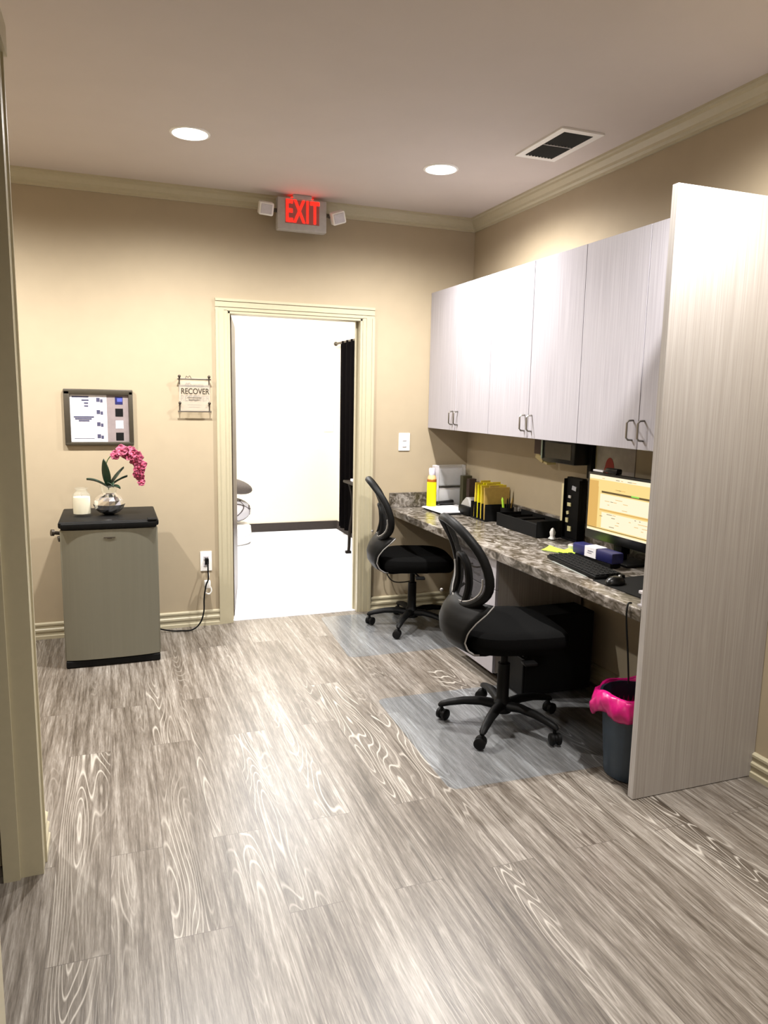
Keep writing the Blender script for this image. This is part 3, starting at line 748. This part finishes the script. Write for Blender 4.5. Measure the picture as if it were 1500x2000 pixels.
# ================================================================== ON THE DESK
o = (-.330, -.125, CZ+.001)
t = thing('spray_bottle', 'tall bright yellow bottle with pale cap at the far end of the desk', 'bottle', o)
m = MB(); m.lathe([(.030, 0), (.034, .004), (.034, .185), (.033, .190)], n=28); m.build('body', M_yel, t, smooth=True)
m = MB(); m.lathe([(.0335, .190), (.0335, .206), (.031, .209)], n=28); m.build('band', M_orange, t, smooth=True)
m = MB(); m.lathe([(.031, .209), (.030, .222), (.024, .232), (.022, .238)], n=28); m.build('shoulder', plain('peach label', (.72, .45, .20), .5), t, smooth=True)
m = MB(); m.lathe([(.022, .238), (.023, .242), (.023, .280), (.019, .286)], n=28); m.build('cap', plain('pale lilac cap', (.62, .58, .68), .4), t, smooth=True)

# wall-side acrylic file holder
o = (-.165, -.06, CZ)
t = thing('file_holder', 'clear grey two-tier acrylic file holder against the back wall behind the bottle', 'file holder', o)
for k, (z0, z1, y0) in enumerate(((.001, .150, -.065), (.155, .300, -.045))):
    m = MB()
    m.box(-.285, -.281, y0-.03, -.026, CZ+z0, CZ+z1); m.box(-.050, -.046, y0-.03, -.026, CZ+z0, CZ+z1); m.box(-.285, -.046, y0-.034, y0-.030, CZ+z0, CZ+z1-.02); m.box(-.285, -.046, -.029, -.026, CZ+z0, CZ+z1); m.box(-.285, -.046, y0-.03, -.026, CZ+z0, CZ+z0+.004)
    m.build('pocket', M_acr, t, org=o)
m = MB(); m.box(-.288, -.262, -.095, -.030, CZ+.002, CZ+.300, .002); m.build('side_sheet', M_lightgrey, t, org=o)
m = MB(); m.box(-.255, -.06, -.050, -.036, CZ+.16, CZ+.285); m.box(-.25, -.06, -.078, -.040, CZ+.008, CZ+.135); m.build('filed_paper', plain('grey filed paper', (.45, .42, .40), .6), t, org=o)

# binders in the corner
for k, (y, h, w, mt, lb) in enumerate([(-.125, .230, .045, plain('olive binder', (.05, .045, .02), .5), 'dark olive binder standing in the desk corner'), (-.195, .215, .042, plain('dark brown binder', (.035, .018, .012), .5), 'dark brown binder standing in front of the olive binder')]):
    m = MB(); m.box(-.100 if k == 0 else -.085, -.026, y-w/2, y+w/2, CZ+.001, CZ+h, .003)
    o = m.build('binder', mt, org=(-.06, y, CZ)); o.location = (-.06, y, CZ); tag(o, lb, 'binder', 'binders in the desk corner')

# clipboard and paper
m = MB(); m.box(-.385, -.09, -.43, -.13, CZ+.001, CZ+.010, .003, rot=Matrix.Rotation(.06, 3, 'Z')); o = m.build('black_folder', M_blkmat, org=(-.24, -.28, CZ)); o.location = (-.24, -.28, CZ); tag(o, 'flat black folder under the white papers on the desk', 'folder')
m = MB()
for k in range(4): m.box(-.39+.004*k, -.115+.003*k, -.405+.003*k, -.105, CZ+.0115+.0022*k, CZ+.0132+.0022*k, rot=Matrix.Rotation(.05+.02*k, 3, 'Z'))
o = m.build('paper_stack', M_paper, org=(-.24, -.28, CZ+.01)); o.location = (-.24, -.28, CZ+.01); tag(o, 'sheaf of white papers on the black folder at the far desk end', 'paper')
# stapler
o = (-.215, -.108, CZ+.012)
t = thing('stapler', 'small black stapler on the desk in front of the file holder', 'stapler', o, .1)
m = MB(); m.box(-.07, .07, -.018, .018, .002, .012, .004); m.build('base', M_blk, t)
m = MB(); m.box(-.07, .065, -.015, .015, .018, .040, .007, rot=Matrix.Rotation(-.06, 3, 'Y')); m.build('arm', M_blkgloss, t)
m = MB(); m.cyl((-.06, -.012, .014), (-.06, .012, .014), .008); m.build('hinge', M_nickel, t, smooth=True)

# desk phone like black box with grey wedge top
o = (-.185, -.430, CZ)
t = thing('tape_dispenser', 'black and grey wedge-shaped dispenser behind the papers', 'dispenser', o)
m = MB(); m.box(-.055, .055, -.085, .065, .001, .062, .012); m.build('base', M_blk, t, smooth=True)
m = MB(); m.extrude_profile([(-.075, .055), (.070, .055), (.045, .085), (-.005, .118), (-.03, .112)], (-.030, 0, 0), (.030, 0, 0), (0, 1, 0)); m.build('wedge_top', M_greypl, t)

# folder sorter with yellow folders
o = (-.130, -.635, CZ)
t = thing('folder_sorter', 'black upright sorter holding the yellow folders near the corner', 'sorter', o)
m = MB(); m.box(-.10, .10, -.10, .10, .001, .006)
for y in (-.098, -.050, .0, .050, .096): m.box(-.10, .10, y-.0015, y+.0015, .006, .11)
m.build('rack', M_blkmat, t)
for k, (y, h, mt, lb, tl) in enumerate([(.075, .225, M_gold, 'bright yellow folder, rearmost in the black sorter', -.04), (.030, .215, M_yel, 'second yellow folder from the back of the sorter', 0), (-.018, .215, M_gold, 'mustard folder in the middle of the black sorter', .03), (-.066, .205, M_gold2, 'tan folder at the front of the black sorter', .06)]):
    m = MB(); m.box(-.088, .095, -.004, .004, 0, h, .001, 1, rot=Matrix.Rotation(-tl, 3, 'X'), piv=(0, 0, 0))
    m.box(-.05, .02, -.0025, .0025, h, h+.012, rot=Matrix.Rotation(-tl, 3, 'X'), piv=(0, 0, 0))
    f = m.build('file_folder', mt); f.location = (o[0], o[1]+y, o[2]+.0075); tag(f, lb, 'folder', 'coloured folders in the sorter')

# pen cup
o = (-.100, -.785, CZ)
t = thing('pen_cup', 'black mesh pen cup right of the folder sorter', 'pen cup', o)
m = MB(); m.lathe([(.036, .001), (.040, .004), (.042, .098), (.040, .098), (.037, .006), (.0001, .006)], n=28); m.build('cup', M_blkmat, t, smooth=True)
for k, (dx, dy, tx, ty, mt, lb) in enumerate([(-.010, .008, -.012, .016, M_neon, 'neon green highlighter in the pen cup'), (.010, .005, .012, .008, M_blkgloss, 'black pen leaning back in the pen cup'), (-.006, -.008, -.008, -.016, M_blkgloss, 'black pen leaning right in the pen cup'), (.010, -.008, .008, -.016, M_gold2, 'tan pencil in the pen cup')]):
    m = MB(); m.cyl((0, 0, 0), (tx, ty, .135), .0045 if k else .008, n=10); m.cyl((tx, ty, .135), (tx*1.1, ty*1.1, .150), .0045 if k else .008, .002, n=10)
    f = m.build('pen', mt, smooth=True); f.location = (o[0]+dx, o[1]+dy, o[2]+.008); tag(f, lb, 'pen', 'pens in the pen cup')

# black letter tray
o = (-.125, -1.075, CZ)
t = thing('letter_tray', 'black desk organiser tray with low walls near the middle of the desk', 'tray', o)
m = MB(); m.box(-.085, .090, -.235, .225, .001, .006, .002); m.build('bottom', M_blkmat, t)
m = MB(); m.box(-.085, -.080, -.235, .225, .004, .080, .002); m.box(.085, .090, -.235, .225, .004, .095, .002); m.box(-.085, .090, -.235, -.230, .004, .095, .002); m.box(-.085, .090, .220, .225, .004, .080, .002); m.build('wall', M_blkmat, t)
m = MB(); m.box(-.080, .085, -.05, -.046, .006, .082); m.box(-.080, .085, .085, .089, .006, .082); m.build('divider', M_blkmat, t)
m = MB(); m.box(-.07, .07, -.22, -.06, .0065, .075, .006); m.build('black_notebook', M_blkmat, t)
m = MB(); m.box(-.075, .08, -.04, .08, .0065, .070, .006); m.build('black_pad', M_blkmat, t)

# calendar panel + narrow yellowish strip and dark sorter tower beside the monitor
m = MB(); m.box(-.046, -.023, -1.335, -1.290, CZ+.001, 1.050, .002)
o = m.build('file_box', plain('cream card', (.62, .55, .32), .6), org=(-.03, -1.3, CZ)); o.location = (-.03, -1.3, CZ); tag(o, 'narrow cream card standing left of the dark photo tower', 'card')
o = (-.045, -1.415, CZ)
t = thing('magazine_rack', 'tall narrow black rack with pale papers between cream card and monitor', 'rack', o)
m = MB(); m.box(-.025, .022, -.075, .070, .001, .010, .002); m.box(-.006, .022, -.075, .070, .010, .350, .002); m.box(-.025, -.006, -.075, -.072, .01, .34); m.box(-.025, -.006, .067, .070, .01, .34); m.build('frame', M_blk, t)
random.seed(11)
for k in range(6):
    m = MB(); z = .05+k*.046; y = random.uniform(-.01, .055); s = random.uniform(.010, .020)
    m.box(-.0125, -.0065, y-s, y+s, z, z+random.uniform(.014, .028), rot=Matrix.Rotation(random.uniform(-.3, .3), 3, 'X')); m.build('paper_slip', plain('slip %s' % 'abcdef'[k], random.choice([(.45, .42, .38), (.30, .30, .33), (.50, .46, .25)]), .6), t)

# black box hung under the cabinets
o = (-.055, -1.28, UZ0)
t = thing('hanging_box', 'black box hanging under the middle wall cabinet above the desk', 'box', o)
m = MB(); m.box(-.065, .050, -.220, .100, -.140, -.004, .008); m.build('body', M_blkgloss, t, smooth=True)
m = MB(); m.box(-.060, .045, .104, .190, -.105, -.004, .004); m.build('side_case', plain('dark red brown', (.035, .010, .006), .5), t)
m = MB(); m.box(-.071, -.066, .088, .100, -.125, -.01, .001); m.build('box_highlight', plain('pale green highlight', (.35, .45, .38), .3), t)  # highlight line on the box, painted as a pale strip
m = MB(); m.box(-.0675, -.0645, -.19, .06, -.115, -.03, .001); m.build('front_grille', M_bronze, t)
m = MB(); m.box(-.03, .04, .14, .22, -.145, -.108, .002, rot=Matrix.Rotation(.35, 3, 'X')); m.box(-.02, .04, .11, .17, -.160, -.147, .002, rot=Matrix.Rotation(.2, 3, 'X'))
m.build('paper_tab', plain('manila tab', (.55, .46, .24), .6), t)
m = MB(); m.box(-.030, -.004, -1.525, -1.49, 1.10, UZ0-.006, .003); o = m.build('cable_cover', M_blk, org=(-.02, -1.5, 1.2)); o.location = (-.02, -1.5, 1.2); tag(o, 'black vertical cable cover on the wall beneath the cabinets', 'cable cover')

# poster with a red figure
o = (0, -1.68, 1.22)
t = thing('wall_poster', 'grey beige paper with a red dome-shaped figure taped to the wall above the monitor', 'poster', o)
m = MB(); m.box(-.004, -.001, -.165, .140, -.085, .082); m.build('sheet', M_greypaper, t)
m = MB()
pts = [(-.0055, .03+.038*math.cos(a)*(1 if math.sin(a) > 0 else 1.15), -.062+(.065*math.sin(a) if math.sin(a) > 0 else .03*math.sin(a))) for a in [2*PI*k/24 for k in range(24)]]
f = m.bm.faces.new([m.bm.verts.new(p) for p in pts]); m.build('red_figure', M_red, t, solid=.001)

# monitor
o = (-.165, -1.945, CZ)
t = thing('computer_monitor', 'desktop monitor showing an amber spreadsheet next to the end panel', 'monitor', o, math.radians(1.5))
m = MB()
SW0, SW1, SZ0, SZ1 = -.225, .222, .128, .405
m.box(-.004, .030, SW0-.013, SW1+.016, SZ0-.045, SZ1+.012, .005); m.build('housing', M_blkgloss, t, smooth=True)
E1 = emis('screen amber', (1, .72, .27), 1.0); E2 = emis('screen pale', (1, .88, .62), 1.05); E3 = emis('screen brown text', (.22, .14, .04), .6); E4 = emis('screen green cell', (.35, .9, .12), .9); E5 = emis('screen deep amber', (.85, .50, .13), .9)
m = MB(); W_ = SW1-SW0; H_ = SZ1-SZ0
def sq(a, b, c, d, mi, lay=0):   # a..b from the left as seen, c..d from the bottom
    m.mi = mi; x = -.0048-.00025*lay
    m.quad((x, SW1-W_*a, SZ0+H_*c), (x, SW1-W_*b, SZ0+H_*c), (x, SW1-W_*b, SZ0+H_*d), (x, SW1-W_*a, SZ0+H_*d))
sq(0, 1, 0, 1, 0); sq(0, .16, .06, .90, 4, 1); sq(0, 1, .93, 1, 1, 1); sq(0, 1, 0, .035, 1, 1); sq(0, 1, .05, .062, 2, 2)
sq(.22, .93, .70, .735, 2, 2); sq(.93, 1, .70, .735, 2, 2); sq(.70, .82, .715, .74, 3, 3); sq(.2, 1, .385, .41, 4, 2); sq(.16, .167, .06, .8, 4, 2)
sq(.2, 1, .42, .68, 1, 1); sq(.24, 1, .08, .36, 1, 1)
random.seed(5)
for k in range(34):
    a = random.uniform(.2, .92); z = random.choice([.12, .17, .22, .28, .33, .45, .5, .56, .61, .78, .83, .95]); w = random.uniform(.02, .09)
    sq(a, min(.99, a+w), z, z+.009, 4 if k % 3 else 2, 3)
sc = m.build('screen', [E1, E2, E3, E4, E5], t); sc['label'] = 'glowing amber spreadsheet screen'
m = MB(); m.box(.030, .060, -.035, .035, .04, .30, .006); m.box(.010, .05, -.03, .03, .012, .10, .006); m.build('stand_neck', M_blk, t, smooth=True)
m = MB(); m.box(-.045, .115, -.14, .14, .001, .014, .006); m.build('stand_foot', M_blkgloss, t, smooth=True)
m = MB(); m.box(-.018, .018, -.045, .045, 0, .022, .007); m.box(-.010, .025, -.03, .03, -.006, .002); w = m.build('webcam', M_blkgloss, smooth=True); w.location = (-.152, -1.875, CZ+.423); tag(w, 'small black webcam sitting on top of the monitor', 'webcam')
m = MB(); m.box(-.012, .012, -.04, .04, 0, .010, .003); w = m.build('sticky_pad', M_paper); w.location = (-.150, -1.765, CZ+.4185); tag(w, 'small white paper pad on the left top edge of the monitor', 'paper pad')

# keyboard, mouse pad, mouse
o = (-.395, -2.02, CZ+.001)
t = thing('keyboard', 'black computer keyboard on the desk in front of the monitor', 'keyboard', o, math.radians(-6))
m = MB(); m.box(-.075, .075, -.225, .225, .002, .018, .005); m.build('base', M_blk, t, smooth=True)
m = MB()
for r in range(5):
    for c in range(15):
        x = -.058+r*.0255; y = -.208+c*.0295; m.box(x-.0105, x+.0105, y-.0125, y+.0125, .0185+r*.0008, .0235+r*.0008, .002, 1)
kk = m.build('keys', M_blkmat, t); kk['kind'] = 'stuff'
m = MB(); m.box(-.50, -.19, -2.60, -2.235, CZ+.001, CZ+.004, .001, rot=Matrix.Rotation(.02, 3, 'Z')); o = m.build('mouse_pad', M_blkmat, org=(-.36, -2.42, CZ)); o.location = (-.36, -2.42, CZ); tag(o, 'thin black mouse pad beside the end panel', 'mouse pad')
o = (-.455, -2.325, CZ+.004)
t = thing('computer_mouse', 'black computer mouse near the front edge of the desk', 'mouse', o, .2)
m = MB(); m.sphere((0, 0, .006), .03, (1.75, 1.05, .95), 20)
bmesh.ops.bisect_plane(m.bm, geom=list(m.bm.verts)+list(m.bm.edges)+list(m.bm.faces), plane_co=(0, 0, .001), plane_no=(0, 0, -1), clear_outer=True)
m.build('shell', M_blkgloss, t, smooth=True)
m = MB(); m.cyl((.028, -.004, .027), (.028, .004, .027), .008, n=14); m.build('scroll_wheel', M_greypl, t, smooth=True)
m = MB(); m.box(-.48, -.34, -2.18, -1.86, CZ+.0008, CZ+.0018, rot=Matrix.Rotation(-.10, 3, 'Z'))
o = m.build('desk_sheet', plain('grey green sheet', (.20, .21, .19), .5), org=(-.4, -1.9, CZ)); o.location = (-.4, -1.9, CZ); tag(o, 'pale grey sheet lying half under the keyboard', 'paper')
# neon notes
for k, (x, y, r, lb) in enumerate([(-.300, -1.625, .5, 'neon green sticky note farther from the keyboard'), (-.262, -1.715, .15, 'neon green sticky note nearer to the keyboard')]):
    m = MB()
    m.grid(lambda i, j: Vector(((i-.5)*.085, (j-.5)*.095, .002+.012*(i*j)**2+k*.003)), 6, 6); o = m.build('sticky_note', M_neon, solid=.0008); o.location = (x, y, CZ); o.rotation_euler = (0, 0, r); tag(o, lb, 'sticky note', 'neon sticky notes')
# navy box with label
o = (-.262, -1.93, CZ)
t = thing('tissue_pack', 'navy blue pack with a white label lying between keyboard and monitor', 'pack', o, math.radians(2))
m = MB(); m.box(-.035, .035, -.155, .145, .022, .075, .010); m.build('pack_body', M_navy, t, smooth=True)
m = MB(); m.box(-.0365, -.030, -.040, .045, .026, .076, .001); m.box(-.036, .030, -.040, .045, .0755, .0765); m.build('label', M_paper, t)
m = MB(); m.box(-.0372, -.0362, -.02, .02, .055, .058); m.box(-.0372, -.0362, -.01, .025, .046, .048); m.build('label_print', M_ink, t)
m = MB(); m.box(-.03, .03, -.14, .13, .0008, .022, .003); m.build('pack_base', M_blkmat, t)
m = MB(); m.lathe([(.022, 0), (.034, .003), (.036, .028), (.030, .032), (.016, .032), (.014, .010), (.0001, .010)], n=24); o = m.build('paper_clip_dish', plain('pale smoke plastic', (.42, .38, .36), .25), smooth=True); o.location = (-.20, -1.665, CZ+.001); tag(o, 'small round pale dish at the foot of the monitor', 'dish')
m = MB(); m.lathe([(.015, 0), (.022, .004), (.012, .018), (.016, .040), (.008, .060), (.0001, .066)], n=16, wob=lambda a, z: .15*math.cos(3*a)); o = m.build('figurine', M_white, smooth=True); o.location = (-.14, -1.365, CZ+.001); tag(o, 'tiny white figurine beside the black tray', 'figurine')
# cable over the desk end
for k, pts in enumerate([[(-.590, -2.60, CZ+.006), (-.609, -2.605, CZ+.006), (-.618, -2.61, CZ-.03), (-.612, -2.61, CZ-.09), (-.59, -2.60, .55), (-.56, -2.58, .42)], [(-.20, -2.45, .69), (-.24, -2.46, .60), (-.22, -2.43, .50), (-.26, -2.42, .42), (-.2, -2.3, .2), (-.1, -2.2, .01)], [(-.17, -2.35, .69), (-.18, -2.37, .58), (-.15, -2.33, .47), (-.19, -2.3, .3), (-.1, -2.1, .01)]]):
    m = MB(); m.tube(spline(pts, 6), .0035, 7); o = m.build('desk_cable', [M_blk, M_greypl, M_bronze][k], smooth=True, org=pts[0]); o.location = pts[0]
    tag(o, ['black cable looping over the front edge of the desk by the end panel', 'grey cable hanging down behind the bin', 'brownish cable hanging beneath the monitor end of the desk'][k], 'cable', 'cables at the near desk end')
m = MB(); m.box(-.565, -.555, -2.63, -2.62, CZ+.0, CZ+.045, .002); m.box(-.575, -.545, -2.655, -2.615, CZ+.001, CZ+.006); m.box(-.57, -.55, -2.64, -2.61, CZ+.045, CZ+.058, .003)
o = m.build('cable_clip', M_lightgrey, org=(-.56, -2.63, CZ)); o.location = (-.56, -2.63, CZ); tag(o, 'small grey cable clip stand against the end panel', 'clip')

# bin with magenta liner
o = (-.470, -2.520, .0)
t = thing('waste_bin', 'slate blue waste bin under the desk beside the end panel', 'bin', o)
m = MB(); m.lathe([(.100, .002), (.106, .006), (.132, .335), (.138, .338), (.138, .345), (.128, .345), (.103, .012), (.0001, .012)], n=40); m.build('bucket', M_bin, t, smooth=True)
random.seed(2)
ph = [random.uniform(0, 6) for _ in range(8)]
def crumple(a, z): return .022*math.sin(7*a+ph[0]+z*30)+.020*math.sin(13*a+ph[1]-z*45)+.014*math.sin(23*a+ph[2]+z*70)+.010*math.sin(37*a+ph[3]-z*110)
PL = [(.108, .12), (.120, .24), (.128, .33), (.134, .352), (.144, .357), (.155, .350), (.163, .332), (.170, .312), (.171, .296), (.168, .282), (.163, .270), (.158, .262)]
m = MB(); NA = 130; rings = []
for k, (r, z) in enumerate(PL):
    row = []
    for j in range(NA):
        a = 2*PI*j/NA; w = crumple(a, z)*(0 if k < 3 else (.35 if k < 5 else 1.0))
        droop = 0 if k < 3 else (.012*math.sin(2*a+.5)+.008*math.sin(5*a+ph[4])) * (1 if k < 6 else 1.8)
        row.append(m.bm.verts.new((r*(1+w)*math.cos(a), max(-.142, r*(1+w)*math.sin(a)), z+droop)))
    rings.append(row)
for A, B in zip(rings, rings[1:]):
    for j in range(NA): m.bm.faces.new((A[j], A[(j+1) % NA], B[(j+1) % NA], B[j]))
m.build('bin_liner', M_pink, t, smooth=True, solid=.001)

o = (-.32, -1.64, -.0035)
t = thing('added_tower', 'added black computer tower that darkens the knee space beside the base cabinet', 'computer', o)  # guessed tower, added to deepen the dark under the desk
m = MB(); m.box(-.50, -.10, -1.73, -1.55, .012, .43, .006); m.build('case', M_blkmat, t, org=o)
m = MB(); m.box(-.512, -.499, -1.728, -1.552, .014, .428, .005); fp = m.build('front_panel', M_blk, t, org=o)
m = MB(); m.box(-.514, -.511, -1.715, -1.565, .36, .40, .001); m.build('drive_cover', M_blkgloss, fp, org=o)
for fy in (-1.71, -1.57):
    for fx in (-.47, -.13): m = MB(); m.cyl((fx, fy, .001), (fx, fy, .014), .012); m.build('foot', M_blkmat, t, org=o)
t.location.z = .0005

# ================================================================== IN THE BRIGHT OFFICE
t = thing('office_switch', 'white switch plate on the far wall of the bright room', 'switch', (-.115, FY, 1.185))
m = MB(); m.box(-.055, .055, -.006, 0, -.058, .058, .003); m.build('cover_plate', M_white, t)
m = MB(); m.box(-.03, -.008, -.010, -.005, -.03, .03, .002); m.box(.008, .03, -.010, -.005, -.03, .03, .002); m.build('rocker', M_white, t)
o = (-.05, 2.3, 0)
t = thing('curtain', 'long black drape on a dark rod at the right of the bright room', 'curtain', o)
m = MB(); m.grid(lambda i, j: Vector((-.055+.022*math.sin(i*60), 3.02-1.5*i, .08+2.03*j)), 120, 2); m.build('drape', M_drape, t, org=o, solid=.003, smooth=True)
m = MB(); m.cyl((-.055, 3.20, 2.10), (-.055, 1.4, 2.10), .013, n=12); m.sphere((-.055, 3.21, 2.10), .024, n=12); m.cyl((0, 3.12, 2.10), (-.055, 3.12, 2.10), .008, n=8); m.build('rod', M_iron, t, org=o, smooth=True)
o = (-.17, 1.55, 0)
t = thing('side_table', 'slim dark table with curved legs seen through the doorway', 'table', o)
m = MB(); m.box(-.34, -.11, 1.10, 1.96, .700, .722, .004); m.build('table_top', M_darkwood, t, org=o)
for (lx, ly, s) in ((-.29, 1.92, -1), (-.155, 1.92, 1), (-.29, 1.14, -1), (-.155, 1.14, 1)):
    m = MB(); m.tube(spline([(lx, ly, .70), (lx+.028, ly-.01, .58), (lx+.035, ly-.01, .42), (lx+.012, ly, .22), (lx+.004, ly, .04), (lx-.012, ly, .006)], 5), [.020]*26, 8) if False else m.tube(spline([(lx, ly, .70), (lx+.028, ly-.01, .58), (lx+.035, ly-.01, .42), (lx+.012, ly, .22), (lx+.004, ly, .04), (lx-.012, ly, .010)], 5), .016, 8)
    m.box(lx-.03, lx+.025, ly-.02, ly+.02, .005, .03, .004)
    m.build('leg', M_darkwood, t, org=o, smooth=True)
m = MB(); m.box(-.30, -.13, 1.2, 1.85, .7225, .745, .003); q2 = m.build('white_tray', M_paper, org=(-.18, 1.5, .7225)); q2.location = (-.18, 1.5, .7225); tag(q2, 'flat white tray lying on the slim dark table', 'tray')
# pouf with two cushions
o = (-1.31, 2.72, .004)
t = thing('floor_pouf', 'low white round pouf on the pale carpet behind the door', 'pouf', o)
m = MB(); m.lathe([(.18, 0), (.205, .02), (.212, .10), (.205, .18), (.17, .205), (.0001, .21)], n=40); m.build('cushion_body', M_white, t, smooth=True)
m = MB(); m.lathe([(.2125, .095), (.216, .10), (.2125, .105)], n=40, cap=False); m.build('piping', M_lightgrey, t, smooth=True)
m = MB(); m.sphere((0, 0, 0), .21, (1, .85, .62), 24); w = m.build('throw_pillow', M_branch, smooth=True); w.location = (-1.31, 2.72, .215+.132); tag(w, 'white pillow with brown branch pattern on the round pouf', 'pillow')
m = MB(); m.sphere((0, 0, 0), .18, (1.1, .85, .42), 24); w = m.build('throw_pillow', M_taupe, smooth=True); w.location = (-1.28, 2.70, .60); w.rotation_euler = (0, .25, 0); tag(w, 'taupe pillow lying on top of the branch-patterned pillow', 'pillow')
# ceiling fixtures that light the office
for (px, py) in [(-1.2, 1.3), (-1.2, 2.5)]:
    m = MB(); m.box(-.62, .62, -.34, .34, -.030, -.0, .004); w = m.build('ceiling_panel_light', M_white); w.location = (px, py, H); tag(w, 'rectangular ceiling panel light in the bright room, ' + ('nearer the doorway' if py < 2 else 'nearer the far wall'), 'ceiling light', 'panel lights in the bright room')
